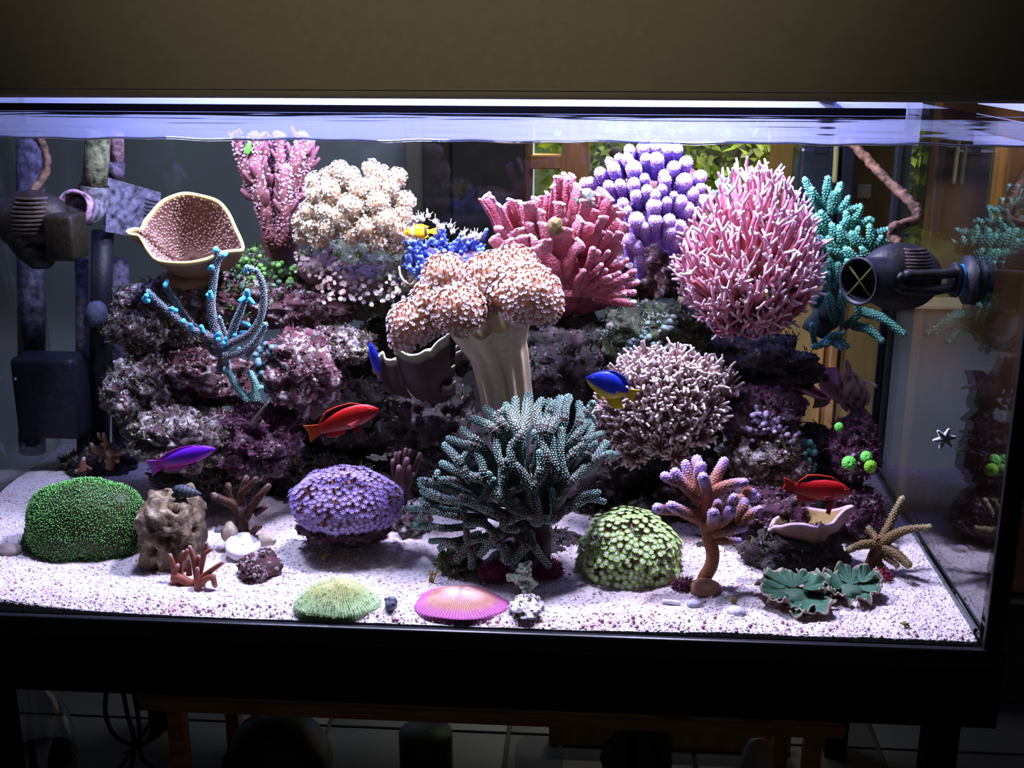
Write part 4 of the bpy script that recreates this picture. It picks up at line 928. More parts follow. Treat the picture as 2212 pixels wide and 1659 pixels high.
g = G(); tube(g, [P(533, 330, .40), P(537, 318, .398), P(539, 308, .40)], [.004, .0046, .003], 8, (.12, .50, .05)); part('algae_sprig', g, M_brs, t, label='small bright green algae sprig')

# --- purple finger coral, top right
cr = Crop(1000, 260, 3.95)
t = thing('purple_finger_coral', 'dome of thick blunt purple fingers with white tops at upper right', 'coral', P(1420, 560, .47))
PF = [(1250, 330, 42), (1170, 420, 55), (1330, 300, 42), (1400, 300, 55), (1285, 380, 60), (1455, 370, 72), (1420, 225, 50), (1540, 200, 62), (1640, 190, 62), (1650, 300, 70), (1740, 215, 62), (1820, 220, 60), (1800, 370, 60), (1905, 330, 62), (1890, 480, 76), (2025, 450, 64), (1715, 440, 46), (1730, 480, 52), (1960, 590, 60), (2045, 655, 64), (1240, 530, 48), (1340, 520, 48), (1460, 510, 58), (1475, 610, 52), (1570, 570, 52), (1640, 610, 54), (1630, 690, 70), (1740, 670, 46), (1860, 660, 60), (1920, 720, 58), (1365, 680, 52), (1480, 810, 75), (1640, 820, 62), (1760, 820, 60), (1850, 870, 62), (1770, 910, 60), (1830, 1000, 46), (1420, 990, 66), (1480, 1040, 56), (1500, 1160, 42), (1040, 510, 52), (1090, 500, 46), (1800, 620, 36), (1400, 740, 46), (1550, 880, 46), (2030, 550, 46), (1560, 300, 50), (1700, 560, 44), (1550, 470, 44)]
cc = np.array([1600, 760.])
fd = dome_dep(1405, 452, 175, .46, .10)
for k, (x, y, r) in enumerate(PF):
    d = np.array([x, y])-cc; d = d/180.; ln = 190+40*((k*7) % 5)/4
    bx, by = x-d[0]*28, y+ln*.55+40
    mx_, my_ = x-d[0]*10, y+ln*.3
    q = cr([(bx, by), (mx_, my_), (x, y+r*.5)]); Yt = fd(q[2][0], q[2][1], 0, 0)
    s = mpp(Yt)/3.95
    branch(t, [P(q[0][0], q[0][1], Yt+.028), P(q[1][0], q[1][1], Yt+.010), P(q[2][0], q[2][1], Yt)], r*s*.98, r*s*.92, (.16, .075, .40), (.50, .34, .80), tipat=.9, sides=12, bumps=.0038, bumpc=(np.array([.22, .11, .52]), np.array([.70, .56, .95])), bh=.6, bs=.48, bpow=2.2, mat=M_brs, seed=k, name='finger')
g = G(); v, T = ico(4); c = P(1420, 490, .50); g.add(c+v*np.array([.085, .05, .10])*(1+.2*fbm(v*2, 3, 3))[:, None], None, T, (.26, .12, .10)); part('base', g, M_br, t, label='plain brown base')

# --- pink fused plate coral
t = thing('pink_blade_coral', 'broad rose pink coral of upright blades with white rims', 'coral', P(1240, 660, .38))
BL = [(150, 680, 20, 1), (200, 650, 30, 1.2), (250, 660, 24, 1.2), (310, 735, 36, 1.5), (370, 735, 36, 1.5), (415, 690, 30, 1.3), (460, 700, 28, 1.2), (510, 730, 34, 1.4), (570, 715, 34, 1.5), (620, 680, 38, 1.5), (665, 660, 24, 1), (720, 630, 30, 1.2), (770, 570, 30, 1.2), (830, 500, 36, 1.5), (880, 490, 40, 1.6), (930, 480, 34, 1.4), (980, 580, 40, 1.4), (1060, 690, 40, 1.6), (1100, 640, 46, 1.8), (1200, 630, 50, 1.8), (1250, 670, 34, 1.2), (1300, 755, 42, 1.4), (1350, 800, 40, 1.3), (1200, 835, 34, 1.2), (1330, 870, 28, 1), (1385, 890, 24, 1), (1260, 970, 26, 1), (1340, 970, 30, 1), (1340, 1060, 32, 1.2), (1110, 1100, 30, 1), (1150, 1130, 32, 1), (1030, 1285, 24, 1), (1140, 1300, 28, 1), (1180, 1240, 24, 1), (1220, 1285, 24, 1), (1250, 1345, 26, 1), (1345, 1220, 22, 1), (1400, 1190, 20, 1), (1330, 1310, 28, 1), (1390, 1340, 34, 1.2), (1465, 1290, 24, 1), (1420, 1400, 26, 1), (1490, 1385, 24, 1), (1360, 1430, 24, 1), (1380, 1490, 32, 1), (1460, 1470, 28, 1), (1455, 1565, 30, 1), (690, 900, 40, 1.6), (560, 890, 36, 1.5), (470, 950, 40, 1.5), (840, 850, 44, 1.6), (940, 845, 40, 1.5), (760, 860, 38, 1.5), (500, 1010, 40, 1.5), (430, 980, 36, 1.4), (310, 930, 42, 1.5), (560, 1130, 40, 1.5), (640, 1100, 44, 1.5), (740, 1110, 44, 1.6), (700, 1040, 38, 1.3), (860, 950, 50, 1.6), (600, 1010, 40, 1.5), (380, 1050, 40, 1.3), (270, 1010, 36, 1.2), (1000, 850, 34, 1.3), (1080, 900, 36, 1.3), (900, 1100, 44, 1.5), (1000, 1050, 36, 1.3), (1240, 1130, 26, 1), (1170, 960, 34, 1.2), (820, 720, 36, 1.4), (660, 780, 34, 1.4), (1110, 780, 34, 1.3)]
pdp = dome_dep(1190, 560, 230, .40, .13); rr = np.random.RandomState(12)
for k, (x, y, r, f) in enumerate(BL):
    rt = np.array([760+.45*(x-760), 1330.]) if y < 1090 else np.array([960., 1480.])
    L_ = min(1., 330/np.hypot(*(rt-[x, y]))) if y < 1090 else min(1., 340/np.hypot(*(rt-[x, y])))
    b = np.array([x, y])+(rt-[x, y])*L_; mid = (b+[x, y])/2+rr.normal(size=2)*14
    q = cr([tuple(b), tuple(mid), (x, y)]); Yt = pdp(q[2][0], q[2][1], 0, 0)+.012*rr.normal(); s = mpp(Yt)/3.95
    ft = 1.05 if y > 1080 and x > 1000 else 1.25+.45*rr.rand()+.2*(f-1); ang = rr.uniform(-1.1, 1.1); ax = np.array([math.sin(ang), math.cos(ang), .1])
    w = [P(q[0][0], q[0][1], Yt+.03), P(q[1][0], q[1][1], Yt+.012), P(q[2][0], q[2][1], Yt)]
    ob = branch(t, w, r*s*1.25, r*s*.92, (.38, .085, .125), (.52, .19, .25), tipat=.8, sides=14, flat=ft, fax=ax, mat=M_knob, knob=(75, .5), seed=k, name='blade')
    wd_ = unit(np.cross(unit(w[2]-w[1]), ax)); g = G(); v, T = ico(2)
    for m in (np.linspace(-.8, .8, 4) if ft > 1.2 else (0.,)):
        e = w[2]+wd_*m*r*s*ft*.92+np.array([0, 0, r*s*.45*(1-abs(m)*.5)]); g.add(e+v*r*s*(.52 if ft > 1.2 else .75)*np.array([1, 1, .8])*(1+.15*rr.normal()), None, T, (.80, .58, .66))
    part('white_rim', g, M_brs, ob)
g = G(); v, T = ico(4); c = P(1205, 610, .44); g.add(c+v*np.array([.10, .04, .05])*(1+.35*fbm(v*3, 3, 6))[:, None], None, T, (.22, .045, .07)); part('base', g, M_knob, t)
g = G(); v, T = ico(3)
for px, py, r in ((1262, 430, .012), (1200, 488, .009)):
    c = P(px, py, pdp(px, py, 0, 0)-.01); g.add(c+v*np.array([r, .008, r*1.2])*(1+.75*fbm(v*2.5, 3, 4))[:, None], None, T, (.17, .20, .16) if r > .01 else (.13, .10, .03))
part('algae_patch', g, M_br, t, label='grey green algae patches')

# --- pink bird nest coral
t = thing('birdnest_coral', 'big dense pink bird nest coral of thin forked twigs at right', 'coral', P(1630, 700, .36))
rr = np.random.RandomState(21)
cen = P(1622, 575, .37); s = mpp(.33)
pk0, pk1, pk2 = np.array([.42, .085, .10]), np.array([.66, .26, .36]), np.array([.88, .70, .80])
def env(d):                                             # outline of the colony: egg shaped, broad below the middle
    up_ = max(0, d[2]); dn = max(0, -d[2])
    return np.array([(162 if d[0] > 0 else 178)*s*(1-.16*up_**2), .115, (228*up_+178*dn+160*(1-up_-dn))*s])
dirs = []; tries = 0
while len(dirs) < 250 and tries < 40000:
    d = unit(rr.normal(size=3)); tries += 1
    if d[1] > .30 or d[2] < -.95: continue
    if all(np.dot(d, e) < .9865 for e in dirs): dirs.append(d)
def twig(g, p, d, ln, r, c0, depth):
    d = unit(d); bend = unit(rr.normal(size=3))*.35+np.array([0, 0, .25])
    q = crv([p, p+d*ln*.5+bend*ln*.10, p+(d+bend*.6)*ln], 3); tl = np.linspace(0, 1, len(q))
    ce = pk2 if depth == 0 else pk1
    tube(g, q, np.linspace(r, r*.72, len(q)), 6, mixc(c0, ce, tl), True)
    if depth > 0:
        n_ = rr.randint(2, 4); a0 = rr.rand()*6.28; x_ = unit(np.cross(d, [.3, .2, 1.])); y_ = np.cross(d, x_)
        for m in range(n_):
            a = a0+m*6.28/n_; sd = x_*math.cos(a)+y_*math.sin(a)
            twig(g, q[-1] if m else q[len(q)//2], d+sd*(.75+.35*rr.rand())+np.array([0, -.05, .22]), ln*(.62+.3*rr.rand()), r*.82, ce*.6+c0*.4 if depth else ce, depth-1)
for k, d in enumerate(dirs):
    e = env(d); base = cen+d*e*.50+np.array([0, .012, -.028]); tip = cen+d*e*(.80+.10*rr.rand())
    g = G(); mid = (base+tip)/2+np.array([0, 0, -.006])+rr.normal(size=3)*.004
    Pt = crv([base, mid, tip], 4); tl = np.linspace(0, 1, len(Pt)); tube(g, Pt, .0046-.0016*tl, 7, mixc(pk0, pk1, tl*.8), True)
    dd_ = unit(tip-mid)
    twig(g, Pt[-1]-dd_*.002, dd_+np.array([0, 0, .15]), .015, .0030, pk1, 1)
    for m in range(2):
        i = rr.randint(3, len(Pt)-1); twig(g, Pt[i], dd_+unit(rr.normal(size=3))*1.1+np.array([0, -.3, .2]), .012+.008*rr.rand(), .0027, pk1*.9, rr.randint(0, 2))
    part('branch', g, M_brs, t)
for k, pts in enumerate([[(1650, 680), (1710, 680), (1745, 640)], [(1620, 690), (1590, 640), (1560, 600)], [(1640, 680), (1680, 640), (1700, 560)], [(1630, 690), (1630, 620), (1630, 540)], [(1610, 680), (1560, 660), (1500, 610)]]):
    branch(t, [P(x, y, .36-.035*i) for i, (x, y) in enumerate(pts)], .008, .0042, pk0*.6, pk0*.8, seed=k, name='stem_branch', tipat=.95)

# --- green bottlebrush coral behind it
cr = Crop(1400, 260, 3.95); cr2 = Crop(1652, 560, 3.95)
t = thing('green_bottlebrush_coral', 'sea green coral with long scaly fingers behind the pink bird nest coral', 'coral', P(1800, 640, .46))
BG = [((1480, 780), (1400, 640), (1340, 510), 36), ((1540, 720), (1525, 600), (1532, 500), 34), ((1570, 770), (1600, 660), (1640, 555), 38), ((1570, 700), (1590, 640), (1625, 600), 34), ((1650, 760), (1680, 720), (1705, 665), 30), ((1640, 740), (1720, 760), (1805, 730), 26), ((1755, 900), (1775, 830), (1812, 750), 32), ((1740, 940), (1710, 870), (1690, 800), 36), ((1820, 900), (1850, 860), (1885, 840), 26), ((1840, 890), (1880, 870), (1910, 855), 22), ((1890, 1010), (1950, 960), (2040, 930), 30), ((1900, 1110), (1900, 1010), (1890, 910), 36), ((1930, 1100), (1980, 1050), (2055, 1025), 26), ((1930, 1110), (1950, 1050), (1985, 1000), 28), ((1620, 1060), (1600, 970), (1570, 900), 40), ((1670, 1110), (1650, 1010), (1630, 930), 42), ((1860, 1100), (1800, 1030), (1740, 970), 40), ((1870, 1190), (1850, 1140), (1825, 1095), 34), ((1750, 1200), (1720, 1150), (1690, 1100), 36), ((1610, 1160), (1570, 1090), (1540, 1010), 38), ((1500, 1010), (1470, 910), (1440, 820), 40), ((1540, 910), (1510, 850), (1480, 790), 34), ((1580, 1340), (1560, 1270), (1550, 1200), 34), ((1620, 1410), (1620, 1320), (1620, 1235), 36), ((1690, 1310), (1690, 1250), (1700, 1200), 30), ((1440, 1570), (1500, 1430), (1530, 1320), 26), ((1590, 1660), (1560, 1580), (1545, 1500), 36), ((1620, 1660), (1650, 1570), (1660, 1460), 36), ((1450, 710), (1420, 640), (1400, 590), 28), ((1700, 1080), (1760, 1020), (1790, 930), 34), ((1580, 990), (1660, 900), (1700, 840), 32), ((1500, 1200), (1480, 1100), (1470, 1010), 36), ((1680, 1200), (1620, 1130), (1560, 1100), 34), ((1800, 1240), (1760, 1180), (1720, 1110), 34), ((760, 680), (640, 620), (560, 615), 26), ((770, 650), (660, 580), (610, 520), 26), ((770, 640), (690, 560), (640, 490), 24), ((760, 690), (690, 640), (625, 570), 26), ((780, 640), (740, 570), (700, 500), 26), ((780, 720), (680, 700), (610, 680), 26)]
bgd = dome_dep(1830, 540, 190, .48, .06); gc = dict(cb=(.018, .085, .065), ct=(.05, .22, .17), tipat=.6, bumps=.0042, bumpc=(np.array([.09, .36, .27]), np.array([.26, .78, .58])), bh=1.5, bs=.46, mat=M_brs, sides=9)
for k, (a, b, c, r) in enumerate(BG):
    q = cr([a, b, c]); Yt = bgd(q[2][0], q[2][1], 0, 0); s = mpp(Yt)/3.95
    branch(t, [P(q[0][0], q[0][1], Yt+.02), P(q[1][0], q[1][1], Yt+.004), P(q[2][0], q[2][1], Yt)], r*s*1.05, r*s*.55, seed=k, name='finger', rp=2., **gc)
LW = [((840, 450), (1000, 500), (1175, 630), 42), ((760, 565), (890, 600), (990, 690), 42), ((690, 570), (790, 480), (790, 380), 36), ((610, 520), (570, 430), (545, 310), 40), ((615, 520), (650, 400), (680, 265), 42), ((430, 390), (510, 270), (535, 130), 36), ((540, 690), (480, 730), (425, 745), 34), ((560, 680), (540, 715), (520, 725), 34), ((560, 690), (610, 720), (640, 760), 32), ((570, 680), (650, 700), (700, 740), 32), ((540, 680), (590, 640), (660, 630), 26), ((430, 720), (410, 640), (405, 560), 24)]
for k, (a, b, c, r) in enumerate(LW):
    q = cr2([a, b, c]); Yt = .42; s = mpp(Yt)/3.95
    branch(t, [P(q[0][0], q[0][1], Yt+.02), P(q[1][0], q[1][1], Yt), P(q[2][0], q[2][1], Yt-.01)], r*s*.9, r*s*.6, seed=k+60, name='finger', **gc)
branch(t, [P(1760, 720, .49), P(1800, 640, .49), P(1800, 520, .49)], .024, .018, (.07, .10, .08), (.06, .16, .13), name='stem_branch', knob=(40, .4))
branch(t, [P(1790, 690, .47), P(1800, 600, .47), P(1840, 500, .47)], .016, .010, (.07, .10, .08), (.06, .16, .13), name='stem_branch', knob=(40, .4))

# ================================================================== SOFT CORALS AND POLYP CORALS
M_soft = coral('soft_tissue', .55, 90, .15, .1, 200, .3)
M_pol = coral('polyp', .5, 300, .12, 0)
def sdf_blob(c, lobes, sub, k=.012, squash=(1, 1, 1), tmax=.25):
    """star shaped skin around smoothly joined balls (centre, radius)"""
    d, T = ico(sub); ts = np.linspace(.002, tmax, 140); last = np.full(len(d), .004)
    for t_ in ts:
        p = c+d*t_; f = None
        for (o, r) in lobes:
            e = np.linalg.norm((p-o)/np.array(squash), axis=1)-r
            if f is None: f = e
            else:
                h = np.clip(.5+.5*(f-e)/k, 0, 1); f = f*(1-h)+e*h-k*h*(1-h)
        last = np.where(f < 0, t_, last)
    return c+d*last[:, None], T, d
def vnormals(V, T):
    n = np.zeros_like(V); fn = np.cross(V[T[:, 1]]-V[T[:, 0]], V[T[:, 2]]-V[T[:, 0]])
    for i in range(3): np.add.at(n, T[:, i], fn)
    return unit(n)
def polyp_field(t, pos, nr, fg, size, rng, n_parts, mat=None, col=(1, 1, 1), name='polyp', rest='polyps', lean=0.):
    """the polyps nearest the viewer as parts that share one mesh, the others joined"""
    nr = unit(np.asarray(nr)+lean*np.array([0, -.2, 1.])); vis = (nr*unit(CP-pos)).sum(1)
    order = np.argsort(-vis); me = fg.mesh(name); me.materials.append(mat or M_pol)
    for i in order[:n_parts]:
        put(name, me, t, pos[i], nr[i], size*(.85+.3*rng.rand()), rng.rand()*6)
    o = order[n_parts:]
    if len(o):
        v, tt, qq, c = gv(fg); g = G(); scatter(g, v, tt, pos[o], nr[o], size*(.85+.3*rng.rand(len(o))), rng, col, c, qq); part(rest, g, mat or M_pol, t, 'stuff')

# --- mushroom leather coral
rng = np.random.RandomState(31)
t = thing('mushroom_leather_coral', 'big folded mushroom shaped coral with white polyps on a pale ribbed stalk, centre', 'coral', P(1095, 905, .27))
lob = [(962, 598, 46, .215), (935, 655, 46, .205), (888, 700, 46, .190), (868, 738, 22, .190), (990, 672, 54, .180), (1060, 605, 56, .235), (1030, 640, 50, .225), (1145, 640, 64, .195), (1170, 662, 38, .190), (1110, 590, 54, .235), (1010, 610, 30, .24)]
lb = [(P(x, y, Y), r*mpp(Y)) for x, y, r, Y in lob]
cc = P(1035, 645, .215)
V, T, d = sdf_blob(cc, lb, 6, .009)
V = V+vnormals(V, T)*(.0008*fbm(V*160, 2, 4))[:, None]
g = G(); g.add(V, None, T, (.42, .21, .12)); part('cap', g, M_soft, t)
pos, nr = face_samples(V, T, 9000, rng)
px = 1106+FPX*((pos-CP)@AR)/((pos-CP)@AF); py = 829.5-FPX*((pos-CP)@AU)/((pos-CP)@AF)
k = (nr[:, 2] > -.72) & ~((np.hypot((px-1078)/17, (py-668)/28) < 1) & (nr[:, 1] < 0)); pos, nr = pos[k], nr[k]
k = spread(pos, 2300, .0044); pos, nr = pos[k], nr[k]
fg = flower(8, .42, 1.05, .30, 3.1, .34, (.84, .72, .80), (.50, .34, .36), (.50, .25, .15), .42)
polyp_field(t, pos+nr*.0062, nr, fg, .0028, rng, 290, lean=.25)
sp = crv([P(1100, 915, .285), P(1090, 840, .275), P(1078, 770, .262), P(1062, 715, .245), P(1050, 668, .228)], 8)
n = len(sp); a = np.arange(64)/64*2*math.pi; Tn, Nn, Bn = frames(sp); R = np.interp(np.linspace(0, 1, n), [0, .3, .6, .8, 1], [.036, .037, .041, .052, .060])
ribs = 1+.17*np.abs(np.cos(a*6+.4))-.13+.03*np.cos(a*3)
ring = sp[:, None, :]+(R[:, None]*ribs[None, :])[..., None]*(np.cos(a)[None, :, None]*Nn[:, None, :]+np.sin(a)[None, :, None]*Bn[:, None, :])
i = np.arange(n-1)[:, None]*64; j = np.arange(64)[None, :]; kk = (j+1) % 64
g = G(); g.add(ring.reshape(-1, 3), np.stack([i+j, i+kk, i+64+kk, i+64+j], -1).reshape(-1, 4), None, (.66, .56, .38)); part('stalk', g, M_soft, t)

# --- cream cauliflower coral
cr = Crop(460, 260, 3.95)
t = thing('cauliflower_coral', 'bright cream cauliflower shaped soft coral with rounded lobes at upper left', 'coral', P(770, 600, .42))
LB = [(1080, 430, 85), (1170, 480, 85), (1350, 410, 70), (1420, 460, 88), (1570, 490, 82), (980, 480, 72), (880, 530, 88), (1000, 600, 108), (880, 640, 82), (1250, 590, 98), (1350, 570, 90), (1640, 690, 88), (1500, 570, 82), (1180, 730, 115), (1400, 700, 108), (1610, 810, 88), (830, 770, 92), (960, 770, 84), (1100, 830, 106), (1450, 850, 122), (1300, 910, 106), (1560, 930, 108), (760, 860, 82), (850, 910, 90), (990, 910, 90), (1180, 970, 92), (1640, 1000, 80), (760, 980, 72), (890, 1010, 74), (1400, 1020, 92), (1570, 1060, 84), (1680, 860, 66)]
cdp = dome_dep(772, 465, 135, .43, .10); rng = np.random.RandomState(8); P_, N_ = [], []
root = P(775, 570, .45)
for k, (x, y, r) in enumerate(LB):
    q = cr([(x, y)])[0]; c = P(q[0], q[1], cdp(q[0], q[1], 0, 0)); s = mpp(c[1])/3.95*r
    v, T = ico(3); ax = unit(c-root); V = v*(1+.16*fbm(v*3.0, 2, k))[:, None]*s*.92
    V = c+V+np.outer(np.clip(-(v@ax), 0, 1)*s*1.3, -ax)
    g = G(); g.add(V, None, T, (.50, .34, .20)); part('lobe', g, M_soft, t)
    p, n_ = face_samples(V, T, 260, rng); m = (n_@ax > -.05) | (n_[:, 2] > .2); p, n_ = p[m], n_[m]; m = spread(p, 150, .0030)
    P_.append(p[m]); N_.append(n_[m])
P_, N_ = np.vstack(P_), np.vstack(N_)
fg = flower(7, .4, 1.1, .5, .9, .4, (.95, .95, .84), (.86, .80, .62), (.62, .48, .30), .46)
g = G(); v, tt, qq, c = gv(fg); scatter(g, v, tt, P_+N_*.0022, N_, .0023*(.8+.4*rng.rand(len(P_))), rng, (1, 1, 1), c, qq); part('polyps', g, M_pol, t, 'stuff')

# --- light green flower coral on the sand
def ball_coral(name, label, c, rad, fg, size, n, n_parts, rng, basecol, dmin, zmin=-.35, core=.72, lump=.1, tilt=0., mat=None):
    t = thing(name, label, 'coral', c-[0, 0, rad[2]*.4])
    v, T = ico(4); V = c+v*rad*core*(1+lump*fbm(v*2.2, 2, 5))[:, None]; V[:, 2] = np.maximum(V[:, 2], c[2]-rad[2]*.45)
    g = G(); g.add(V, None, T, basecol); part('base', g, M_soft, t)
    d = unit(rng.normal(size=(n*14, 3))); d = d[(d[:, 2] > zmin) & (d[:, 1] < .55)]
    pos = c+d*rad*(1+lump*fbm(d*2.2, 2, 5))[:, None]; k = spread(pos, n, dmin); pos, d = pos[k], d[k]
    nr = unit(d/np.asarray(rad)); polyp_field(t, pos, nr, fg, size, rng, n_parts, mat, lean=tilt); return t
b0 = on_sand(1358, 1268)
fg = flower(10, .55, 1.0, .16, 3.4, .24, (.46, .74, .14), (.86, .95, .90), (.50, .32, .30), .32)
ball_coral('light_green_flower_coral', 'dome of pale green ringed flower polyps on brown stalks, front right sand', b0+[0, .055, .016], np.array([.070, .060, .066]), fg, .0052, 420, 298, np.random.RandomState(9), (.26, .15, .13), .0066, -.45, .70, .18, tilt=.55)
# --- purple flower coral
c = P(745, 1085, .19)
fg = flower(9, .36, 1.15, .40, 2.0, .3, (.40, .32, .74), (.66, .42, .66), (.34, .14, .13), .22)
ball_coral('purple_flower_coral', 'round purple flower coral with blue violet polyps above the white sand, left of centre', c, np.array([.078, .062, .046]), fg, .0046, 460, 298, np.random.RandomState(10), (.22, .08, .07), .0058, -.55, .80, .12, tilt=.2)
# --- green star polyp mound
b0 = on_sand(180, 1228); rng = np.random.RandomState(11)
Yq = b0[1]+.075; s = mpp(Yq); c = P(180, 1132, Yq)
t = thing('green_star_mound', 'large bright green mound of tiny star polyps at the front left', 'coral', b0+[0, .07, 0])
lb = [(P(185, 1110, Yq), 85*s), (P(150, 1150, Yq-.01), 92*s), (P(225, 1130, Yq), 88*s), (P(100, 1180, Yq), 55*s), (P(250, 1165, Yq), 60*s), (P(120, 1105, Yq+.01), 62*s), (P(260, 1100, Yq), 50*s)]
V, T, d = sdf_blob(c, lb, 5, .02); V[:, 2] = np.maximum(V[:, 2], .012)
V = V+d*(.0028*fbm(V*55, 3, 6))[:, None]
g = G(); g.add(V, None, T, (.045, .065, .02)); part('mound', g, M_soft, t)
pos, nr = face_samples(V, T, 14000, rng); k = (nr[:, 1] < .4) & (pos[:, 2] > .014); pos, nr = pos[k], nr[k]; k = spread(pos, 7500, .0021); pos, nr = pos[k], nr[k]
nr = unit(nr+.45*np.stack([fbm(pos*30, 2, 3), fbm(pos*30, 2, 8), fbm(pos*30, 2, 13)], 1)*2+[0, -.1, .25])
g = G(); cv = np.array([[.22, 0, 0], [-.11, .19, 0], [-.11, -.19, 0], [.52, 0, 1.25], [-.26, .45, 1.25], [-.26, -.45, 1.25], [0, 0, 1.5]]) ; ctt = [[3, 4, 6], [4, 5, 6], [5, 3, 6]]; cq = [[0, 1, 4, 3], [1, 2, 5, 4], [2, 0, 3, 5]]
bc = np.array([[.04, .075, .02]]*3+[[.12, .50, .09]]*3+[[.58, .98, .40]])
scatter(g, cv, ctt, pos, nr, .0021*(.8+.5*rng.rand(len(pos))), rng, .75+.45*rng.rand(len(pos), 1)*np.ones((1, 3)), bc, cq); part('polyps', g, M_pol, t, 'stuff')

# --- pale anemone-like flower coral
def crown(nt=32, rng=np.random.RandomState(2)):
    g = G(); lathe(g, [(.25, -1.6), (.34, -.5), (.62, -.02), (.55, .06), (.05, .0)], (0, 0, 0), sides=10, C=(.36, .20, .17))
    for k in range(nt):
        a = k*2.4+rng.normal()*.1; r0 = (.60, .46, .26)[k % 3]; d = np.array([math.cos(a), math.sin(a), 0]); l_ = .50+.22*rng.rand(); up = .80+.5*(k % 2)+.15*rng.normal()
        q = crv([d*r0, d*(r0+.26*l_)+[0, 0, .44*up], d*(r0+.42*l_)+[0, 0, .72*up]+.05*rng.normal(size=3), d*(r0+.62*l_)+[0, 0, .80*up]+.12*rng.normal(size=3)], 3)
        tube(g, q, np.linspace(.10, .088, len(q)), 5, mixc((.46, .27, .22), (.84, .70, .70), np.linspace(-.1, 1.2, len(q))), True)
    return g
rng = np.random.RandomState(14)
t = thing('anemone_flower_coral', 'cluster of pale pink anemone-like polyps behind the blue and yellow fish', 'coral', P(1440, 960, .36))
me = crown().mesh('polyp'); me.materials.append(M_pol); me2 = crown(30, np.random.RandomState(5)).mesh('polyp'); me2.materials.append(M_pol)
HP = [(1365, 795), (1395, 785), (1425, 790), (1460, 780), (1490, 795), (1520, 805), (1550, 812), (1350, 815), (1385, 812), (1420, 815), (1455, 808), (1500, 820), (1535, 832), (1565, 840), (1340, 835), (1375, 838), (1440, 835), (1480, 836), (1520, 848), (1435, 858), (1310, 880), (1345, 872), (1385, 868), (1300, 905), (1335, 900), (1370, 892), (1395, 900), (1420, 880), (1455, 875), (1495, 870), (1530, 885), (1355, 922), (1310, 930), (1400, 925), (1440, 905), (1480, 898), (1525, 915), (1540, 900), (1345, 950), (1385, 955), (1470, 930), (1510, 945), (1330, 975), (1425, 965), (1460, 985), (1375, 985)]
gd = dome_dep(1435, 880, 165, .385, .12); cen = P(1435, 915, .43)
for k, (x, y) in enumerate(HP):
    p = P(x, y, gd(x, y, 0, 0)); big = 1.35 if (x, y) == (1470, 930) else 1.
    put('polyp', me if k % 2 else me2, t, p, unit(p-cen)+np.array([0, -.1, .55]), .0195*big*(.9+.25*rng.rand()), rng.rand()*6)
v, T = ico(4); g = G(); g.add(P(1435, 890, .40)+v*np.array([.060, .05, .050])*(1+.2*fbm(v*2, 2, 3))[:, None], None, T, (.14, .07, .06)); part('base', g, M_soft, t)

# --- brown button polyps, and a darker colony lower down
fg = flower(9, .5, 1.0, .12, 1.2, .5, (.40, .28, .26), (.32, .22, .16), (.30, .19, .15), .36); rng = np.random.RandomState(15)
t = thing('brown_button_polyps', 'colony of small tan button polyps beneath the cream cauliflower coral', 'polyp colony', P(720, 620, .37))
pts = np.array([(x, y) for x in range(640, 720, 11) for y in range(545, 600, 11)]+[(x, y) for x in range(690, 880, 11) for y in range(570, 650, 11)], float)+rng.normal(size=(40+18*8, 2))[:len([(x, y) for x in range(640, 720, 11) for y in range(545, 600, 11)])+18*8]*4
me = fg.mesh('polyp'); me.materials.append(M_pol)
fg2 = flower(9, .5, 1.0, .12, 1.2, .5, (.27, .22, .20), (.20, .19, .15), (.2, .15, .12), .36); mg = fg2.mesh('polyp'); mg.materials.append(M_pol)
for k, (x, y) in enumerate(pts):
    Y = .375+.05*math.sin(x*.05)*.3+.012*rng.normal()-.0006*(y-590)
    put('polyp', me if (x+y*.6 < 1130 or rng.rand() < .4) else mg, t, P(x, y, Y), unit([.4*rng.normal(), -.8, .7+.3*rng.normal()]), .0036*(.7+.7*rng.rand()), rng.rand()*6)
g = G(); v, T = ico(4)
for px_, py_, rx, rz in ((680, 580, .028, .022), (785, 612, .062, .026)): g.add(P(px_, py_, .41)+v*np.array([rx, .03, rz])*(1+.2*fbm(v*2, 2, 2))[:, None], None, T, (.16, .10, .09))
part('mat', g, M_soft, t)

# --- bubble algae clusters
def bubbles(label, lst, Y, r, col, n, seed, spr, name='bubble_algae'):
    t = thing(name, label, 'algae', P(lst[0][0], lst[0][1]+15, Y)); rng = np.random.RandomState(seed); v, T = ico(2)
    ms = []
    for k in range(3):
        g0 = G(); g0.add(v*(1+.12*fbm(v*2, 2, k))[:, None]*[1, 1, .85], None, T, np.array(col)*(.7+.3*k)); m = g0.mesh('bubble'); m.materials.append(M_pol); ms.append(m)
    for k in range(n):
        a = lst[k % len(lst)]; p = P(a[0]+spr*rng.normal(), a[1]+spr*.8*rng.normal(), Y+.008*rng.normal())
        put('bubble', ms[rng.randint(3)], t, p, unit(rng.normal(size=3)*.3+[0, -.3, 1]), r*(.6+.8*rng.rand()), 0)
bubbles('bright green bubble algae between cup coral and column coral', [(540, 560), (560, 590), (520, 575), (600, 585), (640, 590)], .40, .0040, (.10, .24, .05), 80, 1, 13)
bubbles('dull green bubble algae right of the blue tipped coral', [(520, 600), (505, 640), (545, 620), (600, 630)], .385, .0036, (.09, .17, .10), 50, 2, 14)
bubbles('grey teal bubble algae left of the rounded rose rock', [(575, 760), (565, 785), (590, 750), (560, 810), (580, 840)], .30, .0045, (.12, .22, .24), 60, 3, 9)
